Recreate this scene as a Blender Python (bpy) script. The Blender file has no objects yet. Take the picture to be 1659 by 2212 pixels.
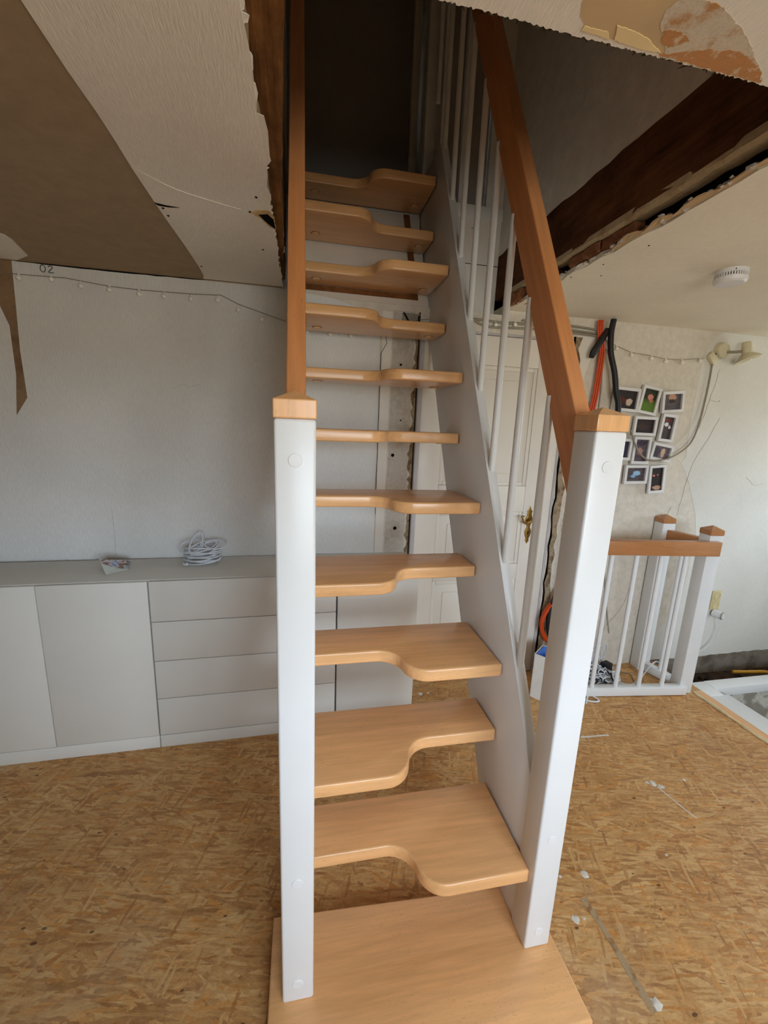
import bpy, bmesh, math, random
from mathutils import Vector, Matrix
random.seed(7)
scene = bpy.context.scene
COL = scene.collection
PI = math.pi

# ------------------------------------------------------------------ camera
W_PX, H_PX, F_PX = 1659, 2212, 889.875
CAM = Vector((0.0542, -0.8162, 1.4832))
YAW, PITCH, ROLL = -0.1989, -0.2038, 0.0391
fwd = Vector((-math.sin(YAW)*math.cos(PITCH), math.cos(YAW)*math.cos(PITCH), math.sin(PITCH)))
rt0 = Vector((math.cos(YAW), math.sin(YAW), 0)); up0 = rt0.cross(fwd)
rt = rt0*math.cos(ROLL)+up0*math.sin(ROLL); up = -rt0*math.sin(ROLL)+up0*math.cos(ROLL)
cam_d = bpy.data.cameras.new('camera'); cam = bpy.data.objects.new('camera', cam_d); COL.objects.link(cam)
m = Matrix.Identity(4)
for i in range(3):
    m[i][0], m[i][1], m[i][2], m[i][3] = rt[i], up[i], -fwd[i], CAM[i]
cam.matrix_world = m
cam_d.sensor_fit = 'VERTICAL'; cam_d.sensor_height = 24.0; cam_d.lens = 24.0*F_PX/H_PX
cam_d.clip_start = 0.02
scene.camera = cam

# ------------------------------------------------------------------ world, daylight, exposure
world = bpy.data.worlds.new('world'); scene.world = world; world.use_nodes = True
wt = world.node_tree; bg = wt.nodes['Background']; bg.inputs[1].default_value = 19.0
# overcast sky above the horizon, dimmer ground below it
wtc = wt.nodes.new('ShaderNodeTexCoord'); wsx = wt.nodes.new('ShaderNodeSeparateXYZ'); wrp = wt.nodes.new('ShaderNodeValToRGB')
wt.links.new(wtc.outputs['Generated'], wsx.inputs[0]); wt.links.new(wsx.outputs['Z'], wrp.inputs['Fac'])
wrp.color_ramp.elements[0].position = 0.0; wrp.color_ramp.elements[0].color = (0.42, 0.43, 0.40, 1)
wrp.color_ramp.elements[1].position = 0.06; wrp.color_ramp.elements[1].color = (0.74, 0.90, 1.08, 1)
wt.links.new(wrp.outputs['Color'], bg.inputs[0])
def portal(loc, target, sx, sy):
    ld = bpy.data.lights.new('window_portal', 'AREA'); ld.shape = 'RECTANGLE'; ld.size = sx; ld.size_y = sy; ld.cycles.is_portal = True
    o = bpy.data.objects.new('window_portal', ld); COL.objects.link(o); o.location = loc
    o.rotation_euler = (Vector(target)-Vector(loc)).to_track_quat('-Z', 'Y').to_euler()
# portals guide the skylight through the two windows (behind the camera and in the right wall)
portal((0.95, -2.75, 1.40), (0.95, 0, 1.40), 2.0, 1.15)
portal((4.30, 0.65, 1.45), (0, 0.65, 1.45), 0.7, 0.8)
scene.view_settings.view_transform = 'Standard'; scene.view_settings.look = 'None'
scene.view_settings.exposure = 0.0; scene.view_settings.gamma = 1.0
scene.view_settings.use_curve_mapping = False

# ------------------------------------------------------------------ materials
def s2l(c): return tuple(((x/255)/12.92 if x/255 <= 0.04045 else ((x/255+0.055)/1.055)**2.4) for x in c)
class NT:
    def __init__(s, name, rough=0.6, spec=0.4, metal=0.0):
        s.m = bpy.data.materials.new(name); s.m.use_nodes = True; s.t = s.m.node_tree; s.n = s.t.nodes; s.l = s.t.links
        s.b = s.n['Principled BSDF']; s.b.inputs['Roughness'].default_value = rough
        s.b.inputs['Specular IOR Level'].default_value = spec; s.b.inputs['Metallic'].default_value = metal
    def new(s, typ, **kw):
        x = s.n.new(typ)
        for k, v in kw.items(): setattr(x, k, v)
        return x
    def val(s, sock, v):
        if hasattr(v, 'is_linked') or isinstance(v, bpy.types.NodeSocket): s.l.new(v, sock)
        else: sock.default_value = v
    def coord(s, scale=(1, 1, 1), rot=(0, 0, 0), which='Object', offset=None, rnd=False):
        tc = s.new('ShaderNodeTexCoord'); mp = s.new('ShaderNodeMapping')
        mp.inputs['Scale'].default_value = scale; mp.inputs['Rotation'].default_value = rot
        src = tc.outputs[which]
        if rnd:
            oi = s.new('ShaderNodeObjectInfo'); mu = s.new('ShaderNodeMath', operation='MULTIPLY'); mu.inputs[1].default_value = 13.7
            s.l.new(oi.outputs['Random'], mu.inputs[0])
            ad = s.new('ShaderNodeVectorMath', operation='ADD'); s.l.new(src, ad.inputs[0]); s.l.new(mu.outputs[0], ad.inputs[1]); src = ad.outputs[0]
        s.l.new(src, mp.inputs['Vector']); return mp.outputs[0]
    def noise(s, vec, scale, detail=3, rough=0.5):
        x = s.new('ShaderNodeTexNoise'); x.inputs['Scale'].default_value = scale; x.inputs['Detail'].default_value = detail
        x.inputs['Roughness'].default_value = rough; s.l.new(vec, x.inputs['Vector']); return x.outputs['Fac']
    def ramp(s, fac, stops):
        r = s.new('ShaderNodeValToRGB'); el = r.color_ramp.elements
        while len(el) < len(stops): el.new(0.5)
        for e, (p, c) in zip(el, stops):
            e.position = p; e.color = (*c, 1) if len(c) == 3 else c
        s.l.new(fac, r.inputs['Fac']); return r.outputs['Color']
    def mix(s, fac, a, b, mode='MIX'):
        x = s.new('ShaderNodeMix', data_type='RGBA', blend_type=mode)
        s.val(x.inputs[0], fac)
        for sock, v in ((x.inputs[6], a), (x.inputs[7], b)):
            if isinstance(v, tuple): sock.default_value = (*v, 1) if len(v) == 3 else v
            else: s.l.new(v, sock)
        return x.outputs[2]
    def math(s, op, a, b=0.0):
        x = s.new('ShaderNodeMath', operation=op); s.val(x.inputs[0], a); s.val(x.inputs[1], b); return x.outputs[0]
    def base(s, c):
        if isinstance(c, tuple): s.b.inputs['Base Color'].default_value = (*c, 1)
        else: s.l.new(c, s.b.inputs['Base Color'])
    def bump(s, h, strength=0.3, dist=0.01):
        x = s.new('ShaderNodeBump'); x.inputs['Strength'].default_value = strength; x.inputs['Distance'].default_value = dist
        s.l.new(h, x.inputs['Height']); s.l.new(x.outputs[0], s.b.inputs['Normal'])

def plain(name, rgb, rough=0.5, spec=0.4, metal=0.0, var=0.08, scale=6, bump=0.0):
    t = NT(name, rough, spec, metal); c = s2l(rgb); v = t.coord(rnd=True)
    n = t.noise(v, scale, 4); lo = tuple(x*(1-var) for x in c); hi = tuple(min(1, x*(1+var)) for x in c)
    t.base(t.ramp(n, [(0.3, lo), (0.7, hi)]))
    if bump: t.bump(t.noise(v, 180, 3), bump, 0.004)
    return t.m

def beech(name, axis='x', rgb=(241, 185, 127)):
    t = NT(name, 0.28, 0.45)
    rot = (0, 0, 0) if axis == 'x' else ((0, PI/2, 0) if axis == 'z' else (0, 0, PI/2))
    v = t.coord(rot=rot, rnd=True)
    sx = t.new('ShaderNodeSeparateXYZ'); t.l.new(v, sx.inputs[0])
    stave = t.math('FLOOR', t.math('MULTIPLY', sx.outputs['Y'], 13.0))
    wn = t.new('ShaderNodeTexWhiteNoise', noise_dimensions='1D'); t.l.new(stave, wn.inputs['W'])
    c = s2l(rgb)
    dark = (c[0]*0.86, c[1]*0.80, c[2]*0.72); lite = (c[0]*1.08, c[1]*1.08, c[2]*1.10)
    tone = t.ramp(wn.outputs['Value'], [(0.0, dark), (1.0, lite)])
    mp = t.new('ShaderNodeMapping'); mp.inputs['Scale'].default_value = (2.0, 26, 26); t.l.new(v, mp.inputs['Vector'])
    g = t.noise(mp.outputs[0], 2.2, 5, 0.6)
    tone = t.mix(0.45, tone, t.ramp(g, [(0.35, tuple(x*0.74 for x in c)), (0.65, tuple(x*1.12 for x in c))]))
    mp2 = t.new('ShaderNodeMapping'); mp2.inputs['Scale'].default_value = (75, 420, 420); t.l.new(v, mp2.inputs['Vector'])
    f = t.noise(mp2.outputs[0], 1.0, 1)
    pat = t.noise(v, 6, 2)
    fl = t.math('MULTIPLY', t.math('GREATER_THAN', f, 0.68), t.ramp(pat, [(0.45, (0, 0, 0)), (0.6, (1, 1, 1))]))
    tone = t.mix(t.math('MULTIPLY', fl, 0.5), tone, tuple(x*0.55 for x in c))
    t.base(tone); t.bump(f, 0.03, 0.002)
    t.b.inputs['Coat Weight'].default_value = 0.15; t.b.inputs['Coat Roughness'].default_value = 0.15
    return t.m

def wallpaper(name, rgb, axis='z', strength=0.5):
    t = NT(name, 0.85, 0.2); c = s2l(rgb)
    v = t.coord()
    sc = (260, 260, 34) if axis == 'z' else ((300, 40, 300) if axis == 'y' else (40, 300, 300))
    mp = t.new('ShaderNodeMapping'); mp.inputs['Scale'].default_value = sc; t.l.new(v, mp.inputs['Vector'])
    g = t.noise(mp.outputs[0], 1.0, 3, 0.6)
    big = t.noise(v, 2.3, 5, 0.6)
    col = t.ramp(big, [(0.3, tuple(x*0.88 for x in c)), (0.7, tuple(x*1.05 for x in c))])
    col = t.mix(0.35, col, t.ramp(g, [(0.3, tuple(x*0.8 for x in c)), (0.7, tuple(min(1, x*1.1) for x in c))]))
    t.base(col); t.bump(g, strength, 0.004); return t.m

def dirty_plaster(name, rgb, stain, amount=(0.55, 0.75), scale=4.0, bump=0.4):
    t = NT(name, 0.9, 0.2); c = s2l(rgb); d = s2l(stain); v = t.coord()
    a = t.noise(v, scale, 8, 0.65); b = t.noise(v, scale*6, 6, 0.7)
    col = t.ramp(b, [(0.3, tuple(x*0.86 for x in c)), (0.7, tuple(min(1, x*1.06) for x in c))])
    col = t.mix(t.ramp(a, [(amount[0], (0, 0, 0)), (amount[1], (1, 1, 1))]), col, d)
    t.base(col); t.bump(b, bump, 0.006); return t.m

def osb(name):
    t = NT(name, 0.5, 0.3)
    pal = [(0.0, s2l((146, 94, 48))), (0.15, s2l((184, 130, 72))), (0.45, s2l((210, 160, 100))), (0.74, s2l((232, 192, 134))), (0.88, s2l((222, 146, 58))), (1.0, s2l((150, 90, 42)))]
    base = t.coord(); wob = t.new('ShaderNodeTexNoise'); wob.inputs['Scale'].default_value = 3.5; wob.inputs['Detail'].default_value = 4; t.l.new(base, wob.inputs['Vector'])
    wa = t.new('ShaderNodeVectorMath', operation='MULTIPLY_ADD'); t.l.new(wob.outputs['Color'], wa.inputs[0]); wa.inputs[1].default_value = (0.03, 0.03, 0); t.l.new(base, wa.inputs[2])
    col = None
    for i, (ang, sx, sy, th) in enumerate([(0.10, 11, 60, 0), (0.35, 12, 80, .55), (-0.28, 11, 66, .6), (1.35, 13, 90, .82), (0.15, 14, 110, .55), (-0.75, 13, 90, .72), (0.7, 12, 95, .68), (-0.05, 9, 50, .74), (0.22, 18, 150, .6), (1.9, 15, 120, .9)]):
        mp0 = t.new('ShaderNodeMapping'); mp0.inputs['Rotation'].default_value = (0, 0, ang); t.l.new(wa.outputs[0], mp0.inputs['Vector'])
        mp = t.new('ShaderNodeMapping'); mp.inputs['Scale'].default_value = (sx, sy, 1); mp.inputs['Location'].default_value = (i*3.1, i*7.7, 0); t.l.new(mp0.outputs[0], mp.inputs['Vector'])
        vo = t.new('ShaderNodeTexVoronoi', voronoi_dimensions='2D'); vo.inputs['Scale'].default_value = 1.0; vo.inputs['Randomness'].default_value = 1.0
        nz = t.new('ShaderNodeTexNoise', noise_dimensions='2D'); nz.inputs['Scale'].default_value = 1.6; nz.inputs['Detail'].default_value = 5; nz.inputs['Roughness'].default_value = 0.7; t.l.new(mp.outputs[0], nz.inputs['Vector'])
        ad = t.new('ShaderNodeVectorMath', operation='MULTIPLY_ADD'); t.l.new(nz.outputs['Color'], ad.inputs[0]); ad.inputs[1].default_value = (0.7, 0.9, 0); t.l.new(mp.outputs[0], ad.inputs[2])
        t.l.new(ad.outputs[0], vo.inputs['Vector'])
        sep = t.new('ShaderNodeSeparateColor'); t.l.new(vo.outputs['Color'], sep.inputs[0])
        tone = t.ramp(sep.outputs[0], pal)
        st = t.new('ShaderNodeMapping'); st.inputs['Scale'].default_value = (0.8, 5, 1); t.l.new(ad.outputs[0], st.inputs['Vector'])
        fib = t.noise(st.outputs[0], 1.0, 5, 0.7)
        tone = t.mix(0.6, tone, t.ramp(fib, [(0.32, (0.42, 0.36, 0.30)), (0.58, (1.0, 1.0, 1.0))]), 'MULTIPLY')
        if col is None: col = tone
        else: col = t.mix(t.math('MULTIPLY', t.math('GREATER_THAN', sep.outputs[1], th), 0.9), col, tone)
    fine = t.noise(t.coord(scale=(0.45, 1, 1), rot=(0, 0, 0.2)), 90, 6, 0.75)
    col = t.mix(0.36, col, t.ramp(fine, [(0.3, s2l((150, 100, 52))), (0.7, s2l((228, 186, 128)))]))
    big = t.noise(base, 2.2, 6, 0.7)
    col = t.mix(0.8, col, t.ramp(big, [(0.3, (0.76, 0.66, 0.54)), (0.5, (0.97, 0.95, 0.92)), (0.7, (1.1, 1.1, 1.1))]), 'MULTIPLY')
    sp = t.new('ShaderNodeTexVoronoi'); sp.inputs['Scale'].default_value = 13; t.l.new(t.coord(scale=(1, 1.9, 1), rot=(0, 0, 0.3)), sp.inputs['Vector'])
    sk = t.new('ShaderNodeSeparateColor'); t.l.new(sp.outputs['Color'], sk.inputs[0])
    spot = t.math('LESS_THAN', t.math('ADD', sp.outputs['Distance'], t.math('MULTIPLY', fine, 0.14)), t.math('MULTIPLY', sk.outputs[0], 0.19))
    col = t.mix(t.math('MULTIPLY', spot, 0.75), col, s2l((70, 44, 24)))
    g = t.noise(base, 1.7, 8, 0.75)
    col = t.mix(t.ramp(g, [(0.55, (0, 0, 0)), (0.72, (0.45, 0.45, 0.45))]), col, s2l((204, 178, 144)))
    t.base(col); t.bump(fine, 0.2, 0.004); return t.m

def timber(name, c1, c2, axis='y'):
    t = NT(name, 0.9, 0.15)
    sc = (18, 1.6, 18) if axis == 'y' else ((1.6, 18, 18) if axis == 'x' else (18, 18, 1.6))
    v = t.coord(scale=sc, rnd=True); n = t.noise(v, 1.2, 8, 0.7); n2 = t.noise(t.coord(), 5, 5, 0.7)
    col = t.ramp(n, [(0.3, s2l(c1)), (0.72, s2l(c2))])
    col = t.mix(t.ramp(n2, [(0.4, (0, 0, 0)), (0.7, (0.7, 0.7, 0.7))]), col, tuple(x*0.4 for x in s2l(c1)))
    t.base(col); t.bump(n, 0.6, 0.01); return t.m

def picture(name, bgc, blobs, grad=None):
    """flat printed photo: dark ground with a few soft blobs (centre u,v, radii, colour) in generated coordinates"""
    t = NT(name, 0.3, 0.4); v = t.coord(which='Generated')
    n = t.noise(v, 7, 5, 0.6)
    c = s2l(bgc); col = t.ramp(n, [(0.3, tuple(x*0.45 for x in c)), (0.7, tuple(x*1.4 for x in c))])
    sx = t.new('ShaderNodeSeparateXYZ'); t.l.new(v, sx.inputs[0])
    if grad: col = t.mix(t.ramp(sx.outputs['Z'], [(0.35, (1, 1, 1)), (0.6, (0, 0, 0))]), col, s2l(grad))
    nn = t.noise(v, 9, 4, 0.6)
    for (u, w, a, b, rgb) in blobs:
        du = t.math('DIVIDE', t.math('SUBTRACT', sx.outputs['X'], u), a); dw = t.math('DIVIDE', t.math('SUBTRACT', sx.outputs['Z'], w), b)
        r = t.math('ADD', t.math('ADD', t.math('MULTIPLY', du, du), t.math('MULTIPLY', dw, dw)), t.math('MULTIPLY', t.math('SUBTRACT', nn, 0.5), 2.6))
        col = t.mix(t.ramp(r, [(0.7, (1, 1, 1)), (1.0, (0, 0, 0))]), col, s2l(rgb))
    t.base(col); return t.m

M = {}
M['beech'] = beech('beech_lengthwise', 'x'); M['beech_z'] = beech('beech_upright', 'z'); M['beech_y'] = beech('beech_crosswise', 'y')
M['white'] = plain('white_lacquer', (232, 232, 230), 0.32, 0.45, var=0.015)
M['white_furn'] = plain('white_furniture_foil', (226, 222, 212), 0.42, 0.4, var=0.015)
M['white_door'] = plain('old_white_door_paint', (226, 218, 205), 0.45, 0.4, var=0.04, scale=4)
M['grey_frame'] = plain('grey_door_jamb', (186, 180, 178), 0.5)
M['wp_left'] = wallpaper('ingrain_wallpaper', (232, 229, 223))
M['wp_right'] = wallpaper('lumpy_wallpaper', (226, 222, 212), strength=0.3)
M['wp_ceil'] = wallpaper('ceiling_wallpaper', (242, 234, 222), 'y', 0.35)
M['plaster_beige'] = dirty_plaster('bare_wall_plaster', (222, 212, 196), (186, 172, 150), (0.55, 0.8))
M['plaster_white'] = dirty_plaster('patched_white_plaster', (222, 212, 194), (188, 146, 96), (0.62, 0.75), 9)
M['plaster_tan'] = dirty_plaster('tan_crumbled_plaster', (178, 156, 126), (118, 92, 68), (0.45, 0.62), 26, 0.9)
M['brown_stain'] = dirty_plaster('brown_bare_wall', (150, 122, 92), (118, 90, 66), (0.45, 0.7), 10, 0.3)
M['plaster_grey'] = dirty_plaster('grey_stairwell_plaster', (156, 148, 134), (208, 202, 190), (0.56, 0.62), 5)
M['plaster_crumb'] = dirty_plaster('grey_crumbling_plaster', (206, 198, 186), (168, 154, 134), (0.5, 0.72), 9, 0.5)
M['ceiling_board'] = dirty_plaster('brown_ceiling_board', (166, 144, 116), (140, 120, 94), (0.6, 0.8), 3, 0.15)
M['ceil_right'] = wallpaper('painted_ceiling', (242, 232, 212), 'y', 0.12)
M['torn_beige'] = plain('torn_paper_beige', (208, 180, 140), 0.9, 0.1, var=0.08, scale=9)
M['torn_yellow'] = plain('torn_paper_cream', (238, 214, 162), 0.9, 0.1, var=0.06, scale=9)
M['torn_plaster'] = dirty_plaster('torn_plaster', (222, 206, 182), (196, 142, 88), (0.52, 0.68), 30, 0.6)
M['torn_orange'] = dirty_plaster('orange_plaster_stain', (202, 144, 92), (226, 206, 180), (0.55, 0.68), 42, 0.5)
M['paper_edge'] = plain('paper_edge', (206, 176, 130), 0.9, 0.1, var=0.2, scale=40)
M['dark_fray'] = plain('frayed_cardboard', (62, 56, 36), 0.95, 0.05, var=0.4, scale=80)
M['osb'] = osb('strand_board')
M['beam_dark'] = timber('old_dark_beam', (70, 42, 26), (128, 82, 50))
M['beam_brown'] = timber('old_brown_beam', (84, 54, 30), (184, 130, 76))
M['brick'] = dirty_plaster('old_brick', (150, 98, 66), (176, 140, 104), (0.55, 0.75), 26, 0.7)
M['mortar'] = dirty_plaster('old_mortar', (200, 178, 142), (150, 112, 74), (0.5, 0.75), 10, 0.6)
M['black'] = plain('black_void', (14, 12, 10), 0.9, 0.1)
M['upper_grey'] = dirty_plaster('upper_plasterboard', (238, 232, 222), (226, 216, 204), (0.5, 0.8), 3, 0.1)
M['upper_white'] = plain('upper_white_board', (232, 224, 212), 0.6, 0.3, var=0.04)
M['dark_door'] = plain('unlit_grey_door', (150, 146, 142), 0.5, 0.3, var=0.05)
M['brown_batten'] = timber('brown_batten', (128, 80, 44), (182, 124, 74), 'z')
M['brass'] = plain('aged_brass', (150, 116, 58), 0.35, 0.5, 0.9, var=0.2, scale=60)
M['cable_white'] = plain('white_cable', (222, 224, 228), 0.45)
M['cable_grey'] = plain('grey_cable', (176, 168, 152), 0.5)
M['cable_tan'] = plain('greyed_cable', (150, 140, 122), 0.5)
M['orange'] = plain('orange_cable', (208, 74, 22), 0.45, var=0.12)
M['hose'] = plain('black_hose', (28, 26, 28), 0.45)
M['plastic_white'] = plain('white_plastic', (224, 222, 220), 0.4)
M['plastic_cream'] = plain('yellowed_plastic', (214, 198, 150), 0.4)
M['lamp_cream'] = plain('cream_lamp_enamel', (214, 204, 172), 0.35)
M['slot'] = plain('dark_slot', (36, 32, 28), 0.8, 0.1)
M['blue'] = plain('blue_cardboard', (92, 134, 206), 0.6)
M['card_white'] = plain('white_cardboard', (228, 224, 216), 0.6)
M['foam'] = plain('foam_seal', (226, 208, 168), 0.9, 0.1, var=0.12, scale=30, bump=0.4)
M['dirt'] = dirty_plaster('rubble_dirt', (86, 66, 48), (44, 32, 22), (0.4, 0.6), 12, 1.0)
M['yellow'] = plain('yellow_cable', (206, 150, 40), 0.5)
M['bulb'] = plain('frosted_bulb', (246, 240, 230), 0.3, 0.5)
M['wire'] = plain('thin_wire', (150, 138, 118), 0.5)
M['smear'] = plain('white_filler_smear', (216, 208, 196), 0.9, 0.1, var=0.1, scale=40)
M['streak'] = dirty_plaster('floor_filler_streak', (178, 152, 118), (150, 112, 70), (0.5, 0.62), 30, 0.3)
M['hairline'] = plain('hairline_crack', (150, 140, 126), 0.9)
M['base_grey'] = dirty_plaster('grey_wall_base', (136, 126, 112), (96, 84, 68), (0.45, 0.65), 8, 0.5)
M['pencil'] = plain('pencil_line', (92, 88, 82), 0.9)
def window_glass():
    t = NT('window_glass', 0.02); tr = t.new('ShaderNodeBsdfTransparent'); gl = t.new('ShaderNodeBsdfGlossy'); gl.inputs['Roughness'].default_value = 0.02
    mx = t.new('ShaderNodeMixShader'); mx.inputs[0].default_value = 0.06; t.l.new(tr.outputs[0], mx.inputs[1]); t.l.new(gl.outputs[0], mx.inputs[2])
    t.l.new(mx.outputs[0], t.n['Material Output'].inputs['Surface']); return t.m
M['glass'] = window_glass()
def leaflet(name):
    t = NT(name, 0.35, 0.4); v = t.coord(which='Generated'); n = t.noise(v, 5, 4); sx = t.new('ShaderNodeSeparateXYZ'); t.l.new(v, sx.inputs[0])
    img = t.ramp(n, [(0.36, s2l((120, 140, 175))), (0.46, s2l((200, 205, 205))), (0.56, s2l((160, 100, 90))), (0.64, s2l((110, 110, 90)))])
    t.base(t.mix(t.ramp(sx.outputs['Y'], [(0.42, (0, 0, 0)), (0.5, (1, 1, 1))]), s2l((205, 210, 200)), img)); return t.m
M['leaflet'] = leaflet('printed_leaflet')

# ------------------------------------------------------------------ mesh helpers
class B:
    """collects shapes into one bmesh (world coordinates)"""
    def __init__(s): s.bm = bmesh.new()
    def box(s, x0, x1, y0, y1, z0, z1, bev=0.0, seg=2, rotz=0, org=None):
        r = bmesh.ops.create_cube(s.bm, size=1.0); vs = r['verts']
        for v in vs: v.co = Vector(((x0+x1)/2+v.co.x*(x1-x0), (y0+y1)/2+v.co.y*(y1-y0), (z0+z1)/2+v.co.z*(z1-z0)))
        if bev:
            es = list({e for v in vs for e in v.link_edges})
            out = bmesh.ops.bevel(s.bm, geom=es, offset=bev, segments=seg, profile=0.5, affect='EDGES'); vs = list({v for f in out['faces'] for v in f.verts} | {v for v in vs if v.is_valid})
        if rotz: bmesh.ops.rotate(s.bm, cent=org, matrix=Matrix.Rotation(rotz, 3, 'Z'), verts=vs)
        return s
    def prism(s, pts, vec, bev=0.0, seg=2, bev_all=False):
        """closed outline of 3D points swept along vec"""
        vs = [s.bm.verts.new(p) for p in pts]; f = s.bm.faces.new(vs)
        r = bmesh.ops.extrude_face_region(s.bm, geom=[f]); nv = [g for g in r['geom'] if isinstance(g, bmesh.types.BMVert)]
        bmesh.ops.translate(s.bm, verts=nv, vec=vec)
        allv = set(vs) | set(nv); fs = list({f for v in allv for f in v.link_faces if all(q in allv for q in f.verts)})
        bmesh.ops.recalc_face_normals(s.bm, faces=fs)
        if bev:
            es = list({e for f in fs for e in f.edges})
            if not bev_all: es = [e for e in es if (e.verts[0] in vs) == (e.verts[1] in vs)]
            bmesh.ops.bevel(s.bm, geom=es, offset=bev, segments=seg, profile=0.5, affect='EDGES')
        return s
    def tube(s, pts, r, n=8, closed=False, smooth=0):
        pts = [Vector(p) for p in pts]
        k0 = len(pts)
        if smooth: pts = catmull(pts, smooth, closed)
        if isinstance(r, (list, tuple)) and len(r) != len(pts):
            rr0 = list(r); r = []
            for i in range(len(pts)):
                f = i/(len(pts)-1)*(len(rr0)-1); j = min(int(f), len(rr0)-2); r.append(rr0[j]+(rr0[j+1]-rr0[j])*(f-j))
        k = len(pts); rings = []; nrm = None
        for i, p in enumerate(pts):
            a = pts[(i-1) % k] if (closed or i) else p; b = pts[(i+1) % k] if (closed or i < k-1) else p
            d = (b-a); d = d.normalized() if d.length > 1e-9 else Vector((0, 0, 1))
            if nrm is None:
                nrm = d.orthogonal().normalized()
            else:
                nrm = (nrm-d*nrm.dot(d)); nrm = nrm.normalized() if nrm.length > 1e-6 else d.orthogonal().normalized()
            bi = d.cross(nrm); rr = r[i] if isinstance(r, (list, tuple)) else r
            rings.append([s.bm.verts.new(p+(nrm*math.cos(2*PI*j/n)+bi*math.sin(2*PI*j/n))*rr) for j in range(n)])
        for i in range(k if closed else k-1):
            A, C = rings[i], rings[(i+1) % k]
            for j in range(n): s.bm.faces.new((A[j], A[(j+1) % n], C[(j+1) % n], C[j]))
        if not closed:
            s.bm.faces.new(rings[0][::-1]); s.bm.faces.new(rings[-1])
        return s
    def lathe(s, prof, org, axis=(0, 0, 1), n=24):
        ax = Vector(axis).normalized(); u = ax.orthogonal().normalized(); w = ax.cross(u); org = Vector(org); rings = []
        for (r, h) in prof:
            if r < 1e-6: rings.append([s.bm.verts.new(org+ax*h)])
            else: rings.append([s.bm.verts.new(org+ax*h+(u*math.cos(2*PI*j/n)+w*math.sin(2*PI*j/n))*r) for j in range(n)])
        for A, C in zip(rings, rings[1:]):
            for j in range(n):
                q = [A[j % len(A)], A[(j+1) % len(A)], C[(j+1) % len(C)], C[j % len(C)]]
                q = [v for i, v in enumerate(q) if v not in q[:i]]
                if len(q) > 2: s.bm.faces.new(q)
        for R in (rings[0], rings[-1]):
            if len(R) > 2: s.bm.faces.new(R)
        return s
    def sphere(s, c, r, sx=1, sy=1, sz=1, sub=2):
        q = bmesh.ops.create_icosphere(s.bm, subdivisions=sub, radius=r)
        for v in q['verts']: v.co = Vector((c[0]+v.co.x*sx, c[1]+v.co.y*sy, c[2]+v.co.z*sz))
        return s
    def lump(s, c, r, rnd=0.35, sx=1, sy=1, sz=1, sub=1):
        q = bmesh.ops.create_icosphere(s.bm, subdivisions=sub, radius=r)
        for v in q['verts']:
            k = 1+random.uniform(-rnd, rnd); v.co = Vector((c[0]+v.co.x*sx*k, c[1]+v.co.y*sy*k, c[2]+v.co.z*sz*k))
        return s
def catmull(P, n, closed):
    out = []; k = len(P)
    for i in range(k if closed else k-1):
        g = lambda j: P[j % k] if closed else P[min(max(j, 0), k-1)]
        a, b, c, d = g(i-1), g(i), g(i+1), g(i+2)
        for t in range(n):
            t /= n; out.append(0.5*((2*b)+(-a+c)*t+(2*a-5*b+4*c-d)*t*t+(-a+3*b-3*c+d)*t**3))
    if not closed: out.append(P[-1])
    return out
def wpos(o):
    v = Vector((0, 0, 0))
    while o: v = v+Vector(o.location); o = o.parent
    return v
def obj(name, b, mat, parent=None, origin=None, angle=38, flat=False):
    org = Vector(origin) if origin is not None else (Vector((0, 0, 0)))
    if origin is None and parent is not None: org = wpos(parent)
    bmesh.ops.recalc_face_normals(b.bm, faces=b.bm.faces)
    bmesh.ops.translate(b.bm, verts=b.bm.verts, vec=-org)
    me = bpy.data.meshes.new(name); b.bm.to_mesh(me); b.bm.free()
    me.materials.append(mat)
    if not flat:
        me.polygons.foreach_set('use_smooth', [True]*len(me.polygons)); me.set_sharp_from_angle(angle=math.radians(angle))
    o = bpy.data.objects.new(name, me); COL.objects.link(o)
    if parent is not None:
        o.parent = parent; o.location = org-wpos(parent)
    else: o.location = org
    return o
def tag(o, label, cat, group=None):
    o['label'] = label; o['category'] = cat
    if group: o['group'] = group
    return o
def thing(name, label, cat, loc=(0, 0, 0), group=None):
    o = bpy.data.objects.new(name, None); COL.objects.link(o); o.location = loc; o.empty_display_size = 0.05
    return tag(o, label, cat, group)
def struct(name, b, mat, parent=None, origin=None, flat=False):
    o = obj(name, b, mat, parent, origin, flat=flat)
    if parent is None: o['kind'] = 'structure'
    return o
def part_copy(src, parent, loc):
    c = src.copy(); COL.objects.link(c); c.parent = parent; c.location = Vector(loc)-wpos(parent); return c
def rough(pts, step=0.012, amp=0.003, keep=()):
    """closed outline with its edges broken into small irregular bits"""
    out = []
    for i, p in enumerate(pts):
        q = pts[(i+1) % len(pts)]; L = math.hypot(q[0]-p[0], q[1]-p[1]); n = max(1, int(L/step)); out.append(p)
        for k in range(1, n):
            t = k/n; out.append((p[0]+(q[0]-p[0])*t+random.uniform(-amp, amp), p[1]+(q[1]-p[1])*t+random.uniform(-amp, amp)))
    return out
def jag(p0, p1, n, amp, z):
    """jagged edge from p0 to p1 (xy)"""
    out = []; d = Vector((p1[0]-p0[0], p1[1]-p0[1])); nn = Vector((-d.y, d.x)).normalized()
    for i in range(n+1):
        t = i/n; k = random.uniform(-amp, amp) if 0 < i < n else 0
        out.append((p0[0]+d.x*t+nn.x*k, p0[1]+d.y*t+nn.y*k, z))
    return out

ZF = -0.04; ZC = 2.11; YW = 1.37
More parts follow.
